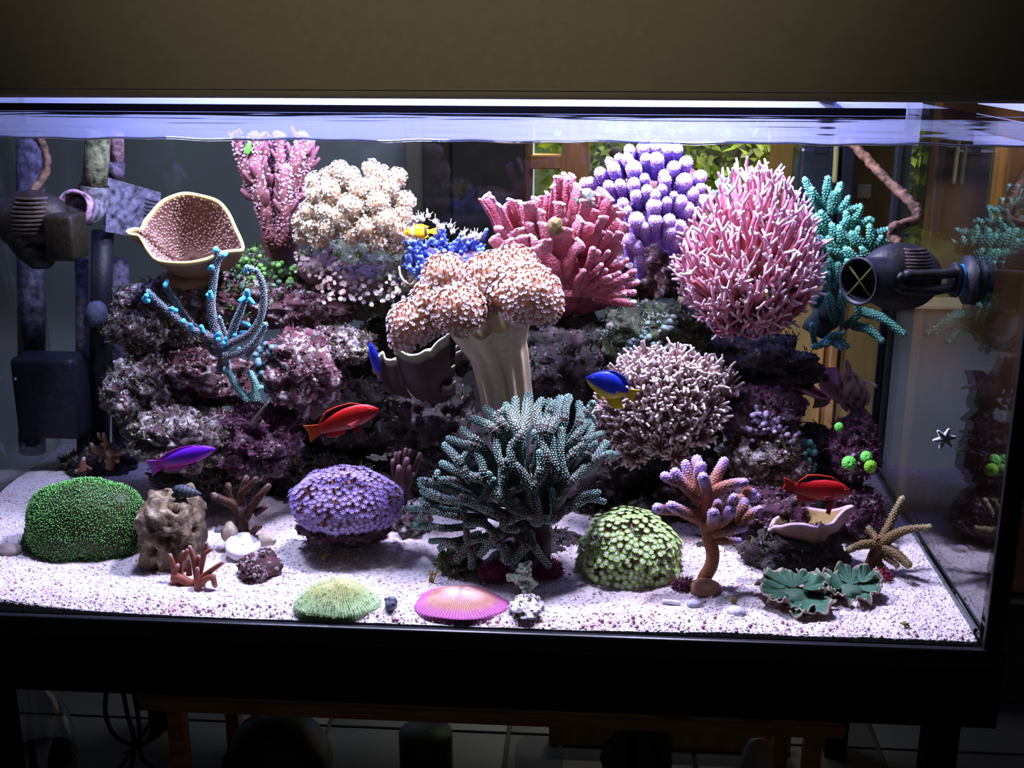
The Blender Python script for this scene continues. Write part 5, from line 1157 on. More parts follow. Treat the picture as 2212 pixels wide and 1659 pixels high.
bubbles('grey green bubble algae on the dark rock under the purple finger coral', [(1385, 735), (1410, 745), (1400, 720), (1430, 755), (1365, 755), (1450, 700)], .36, .0046, (.16, .24, .22), 70, 4, 11)
bubbles('blue green bubble algae above the red fish on the right', [(1730, 955), (1745, 975), (1735, 1000), (1750, 1015), (1740, 1035), (1722, 960)], .30, .0046, (.10, .36, .34), 46, 5, 9)
bubbles('lilac grey knobs on the rock right of the anemone-like coral', [(1640, 900), (1665, 905), (1680, 925), (1700, 945), (1655, 925), (1630, 930)], .285, .0036, (.36, .28, .42), 130, 6, 11, 'lilac_knob_colony')
bubbles('grey green bubble algae beside the small clam below the blue coral', [(850, 590), (860, 625), (840, 640), (830, 600)], .37, .0046, (.24, .28, .2), 40, 7, 10)

# --- blue knobbly coral
rng = np.random.RandomState(16)
t = thing('blue_knob_coral', 'bright blue knobbly coral around the yellow fish', 'coral', P(950, 600, .40))
cl = [(905, 535, 26, 26, .36, 26), (915, 575, 34, 22, .35, 26), (955, 520, 22, 26, .38, 18), (1000, 535, 24, 26, .40, 16), (1030, 525, 20, 22, .40, 14), (985, 570, 36, 20, .38, 16), (885, 560, 14, 22, .36, 10)]
for cx, cy, rx, ry, Y, n in cl:
    for k in range(n):
        x, y = cx+rx*rng.normal()*.6, cy+ry*rng.normal()*.6; tip = P(x, y, Y-.012*rng.rand()); b = P(cx+.4*(x-cx), cy+14+.3*(y-cy), Y+.014)
        branch(t, [b, (b+tip)/2+rng.normal(size=3)*.002, tip], .0034, .0034, (.07, .07, .28), (.18, .28, .82) if rng.rand() > .25 or y > 520 else (.5, .48, .62), tipat=.5, seed=k, sides=7, side_nubs=4, mat=M_brs, seg=3)
g = G(); v, T = ico(2)
for x, y in ((905, 470), (913, 474), (925, 466), (948, 488), (955, 492), (972, 488), (978, 500), (1015, 512), (1028, 508), (1034, 514), (940, 478), (1000, 505)):
    p = P(x, y, .365); g.add(p+v*.0042, None, T, (.72, .60, .46))
    for m in range(5):
        d = unit(rng.normal(size=3)+[0, -.3, 1.2]); tube(g, [p, p+d*.006, p+d*.010+[0, 0, .001]], [.0006, .0005, .0004], 4, (.8, .76, .8), False)
part('pale_polyps', g, M_pol, t, 'stuff')
v, T = ico(4); g = G()
for x, y, r in ((915, 565, .028), (975, 570, .030), (1020, 560, .024)): g.add(P(x, y, .41)+v*r*np.array([1.2, .8, .8]), None, T, (.10, .06, .14))
part('base', g, M_soft, t)

# ================================================================== CUPS, PLATES AND FRONDS
M_plate = coral('plate_skin', .6, 150, .18, .2, 350)
def polar_cup(root, rim, c, nv=16, pw=(.75, 1.8), thick=.0035, cin=(1, 1, 1), cout=(1, 1, 1), crim=(1, 1, 1), rimw=.06, n=96, wav=0., seed=0, name='cup', mat=None, axis=(0, 0, 1)):
    R = np.array(rim); R = np.vstack([R, R[:1]]); C_ = crv(R, max(2, int(n/len(rim))))[:-1]; nu = len(C_); v = np.linspace(.001, 1, nv)**.8
    up = unit(axis); c = np.asarray(c, float); hgt = (C_-c)@up; flat = C_-c-np.outer(hgt, up)
    Pt = c+flat[:, None, :]*(v**pw[0])[None, :, None]+up*(hgt[:, None]*(v**pw[1])[None, :])[..., None]
    if wav: Pt = Pt+(wav*fbm(Pt.reshape(-1, 3)*45, 2, seed).reshape(nu, nv)*v[None, :]**2)[..., None]*np.array([.3, -.5, .8])
    w = np.clip((v-(1-rimw))/rimw*1.5, 0, 1)[None, :, None]
    ci = np.asarray(cin)*(1-w)+np.asarray(crim)*w; co = np.asarray(cout)*(1-w)+np.asarray(crim)*w
    g = G(); nr = surf(g, Pt, thick, np.broadcast_to(ci, (nu, nv, 3)), np.broadcast_to(co, (nu, nv, 3)), wrap=True)
    part(name, g, mat or M_plate, root); return Pt, nr
rng = np.random.RandomState(17)
c = P(410, 568, .440)
t = thing('cup_coral', 'large brown cup coral with knobbly inside and yellow rim at upper left', 'coral', P(400, 612, .36))
rim = [P(*q) for q in [(273, 499, .30), (288, 493, .31), (304, 491, .325), (311, 476, .355), (325, 460, .375), (345, 437, .39), (368, 424, .40), (398, 416, .405), (432, 421, .405), (470, 433, .395), (493, 458, .375), (508, 490, .35), (523, 523, .325), (524, 538, .305), (505, 541, .295), (478, 545, .285), (455, 556, .275), (430, 563, .268), (405, 567, .265), (375, 567, .265), (340, 562, .27), (322, 545, .28), (308, 522, .29), (298, 508, .295), (280, 505, .295)]]
Pt, nr = polar_cup(t, rim, c, 26, (.62, 1.5), .004, (.17, .085, .065), (.28, .15, .075), (.82, .64, .20), .04, 120, axis=(0, -.80, .6))
nu, nv = Pt.shape[:2]; q, qn = [], []
for m in range(3400):
    i, j = rng.randint(nu), rng.randint(2, nv-2); f = rng.rand(); p = Pt[i, j]*(1-f)+Pt[i, j+1]*f; q.append(p+(Pt[(i+1) % nu, j]-Pt[i, j])*rng.rand()); qn.append(nr[i, j])
q, qn = np.array(q), np.array(qn); sg = np.sign((qn*(c+[0, -.13, .10]-q)).sum(1))[:, None]; qn = qn*sg
k = spread(q, 1200, .0040); g = G(); scatter(g, dv*[1, 1, 1.1], dt_, q[k]+qn[k]*.0022, qn[k], .0017*(.8+.4*rng.rand(len(k))), rng, np.array([.42, .27, .24])*(.85+.3*rng.rand(len(k), 1)), None, dq)
part('polyp_knobs', g, M_pol, t, 'stuff')
g = G(); v, T = ico(3); g.add(P(405, 602, .395)+v*np.array([.040, .040, .018]), None, T, (.28, .15, .075)); part('foot', g, M_plate, t)

def ruled(root, rim, base, thick, col, crim, seed, nv=10, wav=.004, bulge=.3, name='plate', rimw=.12, back=None):
    R = crv(rim, 6); n = len(R); B = crv(base, 6) if len(base) > 1 else np.repeat(np.array(base), n, 0)
    if len(B) != n: B = np.stack([np.interp(np.linspace(0, 1, n), np.linspace(0, 1, len(B)), B[:, i]) for i in range(3)], 1)
    v = np.linspace(0, 1, nv); Pt = B[:, None]*(1-v[None, :, None])+R[:, None]*v[None, :, None]
    Pt = Pt+np.array([0, -.6, -.7])*(bulge*np.sin(v*math.pi)[None, :, None]*np.linalg.norm(R-B, axis=1)[:, None, None]*.35)
    Pt = Pt+(wav*fbm(Pt.reshape(-1, 3)*60, 2, seed).reshape(n, nv)*v[None, :])[..., None]*np.array([.2, -1, .4])
    w = np.clip((v-(1-rimw))/rimw*1.4, 0, 1)[None, :, None]; C = np.asarray(col)*(1-w)+np.asarray(crim)*w
    bk = np.asarray(back)*(1-w)+np.asarray(crim)*w if back is not None else C
    g = G(); surf(g, Pt, thick, np.broadcast_to(C, (n, nv, 3)), np.broadcast_to(bk, (n, nv, 3))); return part(name, g, M_plate, root)
t = thing('red_plate_coral', 'dark red plate coral with pale green rim behind the mushroom coral stalk', 'coral', P(930, 860, .34))
ruled(t, [P(x, y, .245) for x, y in [(846, 722), (848, 742), (862, 756), (886, 766), (905, 764), (920, 755), (932, 752), (945, 738), (970, 721)]], [P(900, 860, .36), P(950, 870, .36), P(985, 850, .36)], .003, (.030, .007, .005), (.70, .82, .52), 3, rimw=.05)
ruled(t, [P(x, y, .27) for x, y in [(812, 775), (826, 760), (832, 774), (845, 777), (856, 773), (864, 778)]], [P(850, 850, .36), P(890, 860, .36)], .003, (.030, .007, .005), (.70, .82, .50), 4, rimw=.06)
for k, pl in enumerate([[(985, 762), (995, 757), (1000, 750)], [(962, 795), (975, 793), (983, 788)], [(955, 832), (968, 834), (984, 823)], [(985, 748), (993, 744), (998, 752)]]):
    ruled(t, [P(x, y, .29) for x, y in pl], [P(pl[0][0], pl[0][1]+22, .34), P(pl[2][0], pl[2][1]+24, .34)], .002, (.05, .018, .012), (.30, .34, .24), 5+k, rimw=.1, nv=6)
t = thing('rose_shelf_coral', 'dusky rose shelf coral with drooping plates beside the filefish', 'coral', P(1740, 850, .44))
for k, (rm, bs) in enumerate([([(1690, 848, .38), (1712, 865, .37), (1735, 874, .365), (1748, 874, .37), (1740, 862, .38)], [(1650, 805, .46), (1700, 800, .46)]), ([(1735, 845, .37), (1765, 860, .365), (1793, 864, .37), (1785, 852, .375), (1765, 842, .38)], [(1690, 800, .46), (1740, 795, .46)]), ([(1768, 808, .42), (1775, 840, .40), (1800, 862, .395), (1828, 876, .40), (1832, 850, .41), (1815, 812, .43)], [(1770, 795, .47), (1810, 795, .47)]), ([(1756, 880, .38), (1780, 876, .375), (1792, 868, .38)], [(1760, 850, .44), (1785, 845, .44)])]):
    ruled(t, [P(*q) for q in rm], [P(*q) for q in bs], .003, (.30, .10, .11), (.46, .22, .22), 11+k, rimw=.08)

t = thing('pink_plate_coral', 'thin shelf coral with tan top and wavy lilac rim, right of the tree coral', 'coral', P(1745, 1180, .19))
rim = [P(*q) for q in [(1661, 1143, .175), (1672, 1137, .165), (1690, 1136, .150), (1712, 1132, .142), (1735, 1132, .138), (1752, 1136, .138), (1766, 1138, .14), (1773, 1130, .143), (1785, 1134, .146), (1800, 1128, .152), (1810, 1116, .165), (1826, 1100, .178), (1843, 1092, .19), (1830, 1093, .205), (1800, 1101, .225), (1770, 1099, .24), (1735, 1095, .245), (1700, 1102, .235), (1672, 1120, .20)]]
polar_cup(t, rim[::-1], P(1745, 1176, .205), 14, (.8, 1.7), .004, (.36, .24, .09), (.30, .155, .13), (.70, .48, .64), .06, 110, .002, 3, 'plate')
g = G(); tube(g, crv([P(1745, 1215, .22), P(1745, 1190, .208), P(1745, 1174, .205)], 4), [.02]*4+[.014]*5, 10, (.25, .13, .11)); part('foot', g, M_plate, t)
t = thing('clam', 'small yellow speckled clam gaping below the blue coral', 'clam', P(888, 612, .36))
ruled(t, [P(x, y, .345) for x, y in [(862, 575), (863, 590), (872, 605), (888, 612), (900, 600)]], [P(868, 600, .365), P(885, 618, .365), P(905, 612, .365)], .003, (.50, .44, .20), (.80, .76, .60), 21, rimw=.2, name='shell')
ruled(t, [P(x, y, .350) for x, y in [(884, 605), (893, 596), (905, 598), (912, 590)]], [P(885, 616, .36), P(900, 618, .36), P(915, 606, .36)], .003, (.34, .26, .16), (.66, .58, .48), 22, rimw=.2, name='shell')

# --- plate corals lying on the sand
def fungia(name, label, px_, py_, rx, hgt, nr_, cfun, sharp, seed, rim_drop=.002, ry=.85):
    c = on_sand(px_, py_); t = thing(name, label, 'coral', c); nu, nv = nr_*4, 22; th = np.arange(nu)/nu*6.2832; v = np.linspace(0.001, 1, nv)
    A, Vv = np.meshgrid(th, v, indexing='ij'); rng = np.random.RandomState(seed)
    wob = .25*fbm(np.stack([np.cos(A)*2*Vv, np.sin(A)*2*Vv, 0*A+seed], -1).reshape(-1, 3), 3, seed).reshape(A.shape)
    rdg = (np.cos(A*nr_+wob*6)*.5+.5)**1.2; out = 1+.04*np.cos(A*3+1)+.03*np.cos(A*5)
    X = rx*Vv*out*np.cos(A); Y = rx*ry*Vv*out*np.sin(A)
    Z = hgt*(1-Vv**sharp)+.0022*rdg*np.clip(Vv*3, .2, 1)*np.clip((1.05-Vv)*6, 0, 1)+.0012*wob*4*Vv
    Z[:, 0] -= .002
    Pt = np.stack([X, Y, Z], -1)+c; C = cfun(Vv, rdg, wob)
    g = G(); q = Pt.reshape(-1, 3); I, J = np.meshgrid(np.arange(nu), np.arange(nv-1), indexing='ij')
    Q = np.stack([I*nv+J, ((I+1) % nu)*nv+J, ((I+1) % nu)*nv+J+1, I*nv+J+1], -1).reshape(-1, 4)[:, ::-1]
    V2 = np.vstack([q, np.stack([X[:, -1]*.97, Y[:, -1]*.97, Z[:, -1]-.012], -1)+c]); i = np.arange(nu); Q2 = np.stack([i*nv+nv-1, ((i+1) % nu)*nv+nv-1, nu*nv+(i+1) % nu, nu*nv+i], -1)[:, ::-1]
    g.add(V2, np.vstack([Q, Q2]), None, np.vstack([C.reshape(-1, 3), C[:, -1]*.6])); part('disc', g, M_brs, t); return t, c, Pt
def c1(V, r, w):
    a = np.array([.42, .44, .16])*(.6+.55*r[..., None]); f = np.clip((V-.55)/.35, 0, 1)[..., None]; k = np.clip(1-V*3.2, 0, 1)[..., None]
    a = a*(1-f)+np.array([.50, .72, .36])*(.8+.3*r[..., None])*f; return a*(1-k)+np.array([.50, .32, .12])*k
tf, cf, Pf = fungia('yellow_green_plate_coral', 'domed yellow green plate coral with fuzzy ribs on the front sand', 727, 1300, .0545, .026, 80, c1, 2.2, 3)
rng = np.random.RandomState(19); n = 900; i = rng.randint(0, Pf.shape[0], n); j = np.clip((rng.rand(n)**.6*22).astype(int), 2, 21); g = G()
scatter(g, np.array([[.3, 0, 0], [-.15, .26, 0], [-.15, -.26, 0], [0, 0, 2.4]]), [[0, 1, 3], [1, 2, 3], [2, 0, 3]], Pf[i, j], unit(Pf[i, j]-cf+[0, 0, .02])+.3*rng.normal(size=(n, 3)), .0014+.0008*rng.rand(n), rng, np.array([.62, .80, .42])*(.8+.4*rng.rand(n, 1)))
part('tentacles', g, M_pol, tf, 'stuff')
def c2(V, r, w):
    m = np.array([.62, .28, .20]); e = np.array([.66, .16, .46]); q = np.array([.92, .74, .74])
    f = np.clip((V-.66)/.2, 0, 1)[..., None]; a = m*(1-f)+e*f; k = np.clip(1.2-V*2.0, 0, 1)[..., None]*np.clip(w*0+1, 0, 1)[..., None]*.75
    a = a*(1-k)+q*k; return a*(.45+.75*r[..., None])
fungia('pink_plate_disc_coral', 'oval magenta and orange ribbed disc coral on the front sand', 995, 1303, .060, .016, 84, c2, 1.5, 5, ry=.80)

# --- green lettuce corals
def frond(root, base, az, tilt, half, R, ruf, seed, curl=.12, nv=14, nu=72):
    th = np.linspace(-half, half, nu); v = np.linspace(.04, 1, nv); A, V = np.meshgrid(th, v, indexing='ij'); rng = np.random.RandomState(seed); ph = rng.rand(6)*6
    ex = np.array([math.cos(az), math.sin(az), 0]); ey = np.array([-math.sin(az), math.cos(az), 0]); ez = np.array([0, 0, 1.])
    fx = ex*math.cos(tilt)+ez*math.sin(tilt); fz = ez*math.cos(tilt)-ex*math.sin(tilt)
    rr = R*V*(1+.09*np.sin(A*3.1+ph[0])+.07*np.sin(A*7+ph[1])+.035*np.sin(A*19+ph[4]))
    z = ruf*V**1.6*(.6*np.sin(A*3.3+ph[2])+.6*np.sin(A*8+ph[3])*V+.45*np.sin(A*15+ph[5])*V**2)+curl*R*V**2.4+.0007*np.sin(A*34)*V
    Pt = base+(rr*np.cos(A))[..., None]*fx+(rr*np.sin(A))[..., None]*ey+z[..., None]*fz
    Pt[..., 2] = np.maximum(Pt[..., 2], zsand(Pt[..., 0], Pt[..., 1])+.0015)
    w = np.clip((V-.92)/.05, 0, 1)[..., None]; l_ = (.85+.25*np.cos(A*34))[..., None]
    C = np.array([.055, .165, .095])*l_*(1-w)+np.array([.46, .36, .28])*w; Cb = np.array([.22, .11, .07])*(1-w)+np.array([.46, .36, .28])*w
    g = G(); surf(g, Pt, .0016, Cb, C); part('frond', g, M_plate, root)
b = on_sand(1718, 1300)
t = thing('green_lettuce_coral', 'green ruffled lettuce coral with pale edges on the right sand, larger of two', 'coral', b, 'lettuce corals')
D_ = math.radians
v, T = ico(3); g = G(); g.add(b+[0, .004, .004]+v*np.array([.022, .018, .010])*(1+.3*fbm(v*2, 2, 3))[:, None], None, T, (.07, .15, .09)); part('base', g, M_plate, t)
for k, (dx, dy, dz, az, ti, ha, R, cu) in enumerate([(.0, -.004, .006, -25, 8, 85, .046, .15), (-.006, .004, .010, 170, 14, 70, .040, .2), (-.010, -.010, .005, 235, 20, 60, .030, .4), (-.002, .014, .012, 95, 38, 62, .036, .1), (.014, .012, .014, 35, 22, 65, .034, .3), (.008, .002, .018, 0, 14, 55, .030, .5), (-.012, .012, .012, 140, 22, 55, .034, .3), (.010, -.012, .006, -60, 6, 60, .034, .2)]):
    frond(t, b+[dx, dy, dz], D_(az), D_(ti*.55), D_(ha), R, .0062, k+3, cu*.4)
b = on_sand(1836, 1288)
t = thing('green_lettuce_coral', 'smaller green lettuce coral with curled brown edges, right of the larger one', 'coral', b, 'lettuce corals')
g = G(); g.add(b+[0, .002, .004]+v*np.array([.018, .014, .010])*(1+.3*fbm(v*2, 2, 6))[:, None], None, T, (.07, .15, .09)); part('base', g, M_plate, t)
for k, (dx, dy, dz, az, ti, ha, R, cu) in enumerate([(-.008, .004, .010, 150, 34, 80, .030, .2), (.002, .008, .012, 80, 40, 60, .030, .2), (.012, .002, .010, 15, 24, 75, .028, .5), (.006, -.008, .005, -45, 14, 60, .026, .4), (-.010, -.006, .005, 225, 20, 65, .026, .3), (.014, .008, .016, 40, 34, 60, .024, .6)]):
    frond(t, b+[dx, dy, dz], D_(az), D_(ti*.6), D_(ha), R, .0058, k+33, cu*.5)

# --- bright green ribbed discs on the plum rock
def button(x, y, Y, r, name, label, nrm, col=(.20, .80, .12)):
    p = P(x, y, Y); t = thing(name, label, 'coral', p, 'bright green disc corals'); nu, nv = 48, 8; A, V = np.meshgrid(np.arange(nu)/nu*6.2832, np.linspace(.03, 1, nv), indexing='ij')
    z = unit(nrm); x_ = unit(np.cross([0, 0, 1.], z)); y_ = np.cross(z, x_); rd = .5+.5*np.cos(A*12)
    Pt = p+(r*V*np.cos(A))[..., None]*x_+(r*V*np.sin(A))[..., None]*y_+(r*(.5*(1-V**2)-.22*np.clip(1-V*4, 0, 1)+.12*rd*V))[..., None]*z
    g = G(); surf(g, Pt, .0012, (np.array(col)*(.55+.6*rd[..., None])), None, wrap=True); part('disc', g, M_pol, t)
    g = G(); tube(g, [p-np.array(z)*.014, p-np.array(z)*.004], [r*.5, r*.6], 10, np.array(col)*.5, False); part('column', g, M_pol, t)
button(1812, 922, .278, .0062, 'green_disc_coral', 'smallest bright green disc on top of the plum rock', (-.1, -1, .3))
button(1834, 1000, .258, .0098, 'green_disc_coral', 'bright green ribbed disc above the head of the red fish', (-.1, -1, .25))
button(1871, 987, .272, .0082, 'green_disc_coral', 'upper of the paired bright green discs near the back corner', (.1, -1, .5))
button(1880, 1008, .266, .0092, 'green_disc_coral', 'lower of the paired bright green discs near the back corner', (.15, -1, .1), (.30, .74, .06))

# --- macro algae balls on the sand and loose bits
def tuftball(label, x, y, r, col, seed, n=700, name='red_algae_tuft'):
    c = on_sand(x, y)+[0, .01, r*.5]; t = thing(name, label, 'algae', c-[0, 0, r*.5]); rng = np.random.RandomState(seed); g = G()
    v, T = ico(3); g.add(c+v*np.array([r*1.1, r*.7, r*.75])*(1+.25*fbm(v*2.5, 2, seed))[:, None], None, T, np.array(col)*.55)
    d = unit(rng.normal(size=(n, 3))); scatter(g, bl, bt_, c+d*np.array([r*1.05, r*.7, r*.72]), d+.5*rng.normal(size=(n, 3)), .004+.005*rng.rand(n), rng, np.array(col)*(.5+rng.rand(n, 1)), None, bq_); part('tuft', g, M_crust, t, 'stuff')
tuftball('magenta red algae tuft left of the pale green knobbly coral', 1070, 1258, .018, (.30, .035, .12), 1)
tuftball('magenta red algae tuft right of the pale green knobbly coral', 1180, 1252, .018, (.30, .035, .12), 2)
tuftball('dark plum algae tuft under the purple flower coral', 795, 1168, .022, (.14, .03, .06), 3)
tuftball('plum algae tuft at the foot of the tree coral', 1478, 1280, .012, (.18, .04, .09), 4, 300)
tuftball('red algae tuft on the sand near the olive starfish shaped coral', 1908, 1258, .009, (.36, .05, .10), 5, 200)
tuftball('olive green weed at the left foot of the green staghorn coral', 1008, 1225, .015, (.13, .14, .03), 6, 500, 'green_algae_tuft')
for k, (x, y, h_) in enumerate([(932, 1258, .016), (704, 1208, .008), (1958, 1357, .006), (1585, 1305, .008)]):
    c = on_sand(x, y); g = G(); rng = np.random.RandomState(k)
    for m in range(5): tube(g, crv([c+rng.normal(size=3)*[.001, .001, 0], c+[.002*rng.normal(), 0, h_*.5], c+[.004*rng.normal(), .001, h_]], 3), [.0012]*7, 5, (.30, .26, .07), True)
    solo('weed_sprig', g, M_br, ['olive weed sprig on the sand behind the magenta disc coral', 'tiny weed sprig on the sand below the purple flower coral', 'tiny yellowish weed sprig on the sand at the far front right', 'tiny weed sprig on the sand right of the light green flower coral'][k], 'algae', loc=c)
c = on_sand(1430, 1303); d2 = on_sand(1466, 1307); g = G(); tube(g, [c+[0, 0, .003], (c+d2)/2+[0, 0, .0035], d2+[0, 0, .003]], [.0028, .003, .0028], 8, (.86, .82, .86), True, butt=True); solo('coral_stick', g, M_brs, 'short white coral stick lying on the sand behind the front edge, right', 'coral rubble')
rng = np.random.RandomState(23); v, T = ico(3)
for k, (x, y, r, col, lab) in enumerate([(1500, 1308, .008, (.42, .40, .48), 'grey rubble chip right of the white coral stick'), (1590, 1325, .009, (.60, .58, .66), 'pale rubble chip on the sand left of the larger lettuce coral'), (1855, 1150, .010, (.55, .40, .34), 'tan pebble on the sand left of the olive coral arms'), (20, 1195, .014, (.30, .24, .24), 'brown pebble at the left glass beside the green mound'), (1925, 1185, .008, (.5, .4, .42), 'small rubble chip on the sand beside the right pane'), (1895, 1160, .007, (.35, .22, .25), 'dark rubble chip on the sand near the right pane'), (475, 1148, .006, (.16, .16, .2), 'tiny dark chip on the sand left of the white shell')]):
    c = on_sand(x, y); g = G(); g.add(c+[0, 0, r*.3]+v*np.array([r*1.3, r, r*.7])*(1+.35*fbm(v*2.2, 3, k))[:, None], None, T, col); solo('rubble_piece', g, M_br, lab, 'rubble', loc=c)

# ================================================================== FISH
M_fish = coral('fish_skin', .42, 500, .10, .12, 700, .5)
M_fin = coral('fin', .5, 200, .15, 0)
M_eye = plain('eye_black', (.01, .01, .012), .15)
def fish(name, label, nose, tail, Y, hpx, body, col, fins, eye, wr=.36, end=.80, eyecol=(.3, .3, .3), Yt=None, flip=1, bend=0.):
    A, B = P(*nose, Y), P(*tail, Yt if Yt is not None else Y); Lg = np.linalg.norm(A-B); ex = (A-B)/Lg
    ey = unit(np.cross(ex, [0, 0, 1]))
    if abs(ex[2]) > .8: ey = unit(np.cross(ex, [1, 0, 0]))
    ez = np.cross(ey, ex)
    if ez[2] < 0 and abs(ex[2]) < .8: ez, ey = -ez, -ey
    if flip < 0: ez, ey = -ez, -ey
    h = hpx*mpp(Y)/2; t = thing(name, label, 'fish', (A+B)/2)
    def W(s, y, z):
        s = np.asarray(s, float); return A-ex*(s*Lg)[..., None]+ey*(np.asarray(y)+bend*Lg*(s-.3)**2*np.sign(s-.3))[..., None]+ez*(np.asarray(z)*h)[..., None]
    b = np.array(body); S = np.linspace(0, end, 30); tp = np.interp(S, b[:, 0], b[:, 1]); bt = np.interp(S, b[:, 0], b[:, 2])
    for arr in (tp, bt): arr[1:-1] = (arr[:-2]+2*arr[1:-1]+arr[2:])/4
    m = 20; th = np.arange(m)/m*6.28318; mid = (tp+bt)/2; hh = (tp-bt)/2
    wid = hh*h*wr*2*np.interp(S, [0, .1, .35, .6, end], [.9, 1.05, 1.0, .8, .35])*.5+1e-4
    Vv = W(S[:, None]+0*th, wid[:, None]*np.cos(th), mid[:, None]+hh[:, None]*np.sin(th)); g = G()
    i = np.arange(29)[:, None]*m; j = np.arange(m)[None, :]; k = (j+1) % m
    C = np.array([[col(s, math.sin(a)) for a in th] for s in S]).reshape(-1, 3)
    V = np.vstack([Vv.reshape(-1, 3), W(np.array([-.006]), np.array([0.]), mid[:1]), W(np.array([end+.01]), np.array([0.]), mid[-1:])])
    T = [[x, (x+1) % m, 30*m] for x in range(m)]+[[29*m+(x+1) % m, 29*m+x, 30*m+1] for x in range(m)]
    g.add(V, np.stack([i+j, i+m+j, i+m+k, i+k], -1).reshape(-1, 4), T, np.vstack([C, C[:1], C[-1:]])); part('body', g, M_fish, t)
    for f in fins:
        nm, lo, up, ca, cb = f[:5]; off = f[5] if len(f) > 5 else 0.
        lo, up = np.array(lo, float), np.array(up, float); nn = 22
        q = lambda a: np.stack([np.interp(np.linspace(0, 1, nn), np.linspace(0, 1, len(a)), a[:, c]) for c in (0, 1)], 1)
        lo, up = q(lo), q(up); v = np.linspace(0, 1, 7); Pz = lo[:, None]*(1-v[None, :, None])+up[:, None]*v[None, :, None]
        ripple = .02*h*np.sin(np.arange(nn)*2.2)[:, None]*v[None, :]
        Pt = W(Pz[..., 0], ripple+off*h*(.35+.65*v[None, :])*np.ones((nn, 1)), Pz[..., 1])
        ce = f[6] if len(f) > 6 else None
        C = np.asarray(ca)*(1-v[None, :, None])+np.asarray(cb)*v[None, :, None]
        if ce is not None: C = np.where(v[None, :, None] > .70, np.asarray(ce), C)
        C = np.broadcast_to(C, (nn, 7, 3))*(.85+.3*(np.arange(nn) % 2))[:, None, None]
        g = G(); surf(g, Pt, .0009, C); part(nm, g, M_fin, t)
    v, T = ico(2); s, z = eye; wI = np.interp(s, S, wid); hI = np.interp(s, S, hh); mI = np.interp(s, S, mid); yo = wI*math.sqrt(max(.05, 1-((z-mI)/max(hI, 1e-3))**2))
    for sg in (1, -1):
        g = G(); c = W(np.array([s]), np.array([sg*yo*.92]), np.array([z]))[0]; r = max(.0011, h*.13)
        fr = v[:, 0:1]*ex*r+v[:, 1:2]*ey*r*.45+v[:, 2:3]*ez*r; g.add(c+fr, None, T, eyecol); e = part('eye', g, M_fish, t)
        g = G(); g.add(c+ey*sg*r*.30+fr*.62, None, T, (0.01, 0.01, 0.01)); part('pupil', g, M_eye, e)
    return t
damsel = [(0, .02, -.06), (.04, .26, -.24), (.10, .50, -.44), (.2, .80, -.66), (.33, .98, -.86), (.46, .96, -.96), (.58, .78, -.86), (.68, .50, -.60), (.76, .30, -.36), (.80, .26, -.30)]
wrasse = [(0, .02, -.05), (.05, .30, -.26), (.12, .58, -.44), (.24, .80, -.62), (.40, .84, -.68), (.55, .74, -.62), (.68, .54, -.48), (.76, .42, -.38), (.82, .38, -.36)]
red = np.array([.52, .008, .010]); blk = np.array([.012, .006, .010])
rf = [('dorsal_fin', [(.20, .62), (.35, .72), (.50, .66), (.62, .50), (.74, .32)], [(.20, .78), (.32, 1.05), (.50, 1.12), (.66, 1.05), (.80, .45)], blk, (.05, .006, .01), 0, (.62, .05, .015)),
      ('tail_fin', [(.80, -.32), (.79, 0), (.80, .32)], [(1.0, -.62), (.97, 0), (1.0, .62)], (.55, .03, .01), (.70, .12, .01)),
      ('anal_fin', [(.50, -.55), (.62, -.48), (.74, -.34)], [(.52, -.84), (.68, -.88), (.79, -.66)], (.45, .01, .012), (.5, .02, .02)),
      ('pelvic_fin', [(.30, -.58), (.36, -.60)], [(.34, -1.0), (.42, -.95)], (.48, .01, .012), (.5, .02, .02), .25),
      ('pectoral_fin', [(.26, -.16), (.27, -.30)], [(.42, -.18), (.40, -.42)], (.50, .03, .03), (.6, .08, .08), .75)]
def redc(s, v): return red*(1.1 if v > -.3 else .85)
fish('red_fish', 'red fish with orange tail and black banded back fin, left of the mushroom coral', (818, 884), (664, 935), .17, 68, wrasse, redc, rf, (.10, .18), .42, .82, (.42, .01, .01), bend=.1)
rf2 = [rf[0], ('tail_fin', [(.80, -.30), (.79, 0), (.80, .30)], [(1.0, -.15), (.97, .25), (1.0, .70)], (.45, .01, .01), (.55, .03, .01)), rf[2], ('pelvic_fin', [(.24, -.50), (.31, -.56)], [(.28, -1.55), (.34, -1.45)], (.5, .02, .03), (.55, .04, .05), .3), rf[4]]
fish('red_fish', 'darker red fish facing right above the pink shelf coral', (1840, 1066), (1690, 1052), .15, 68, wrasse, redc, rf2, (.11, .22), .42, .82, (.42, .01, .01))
def purp(s, v):
    a = np.array([.16, .01, .74]); m = np.array([.62, .01, .42]); f = np.clip((-v-.25)*2.2, 0, 1)*(.4+.6*min(1, s*1.6)); f = max(f, np.clip((s-.66)/.14, 0, 1)*.75)
    c = a*(1-f)+m*f
    return c*.25 if (.02 < s < .10 and -.1 < v < .25) else c
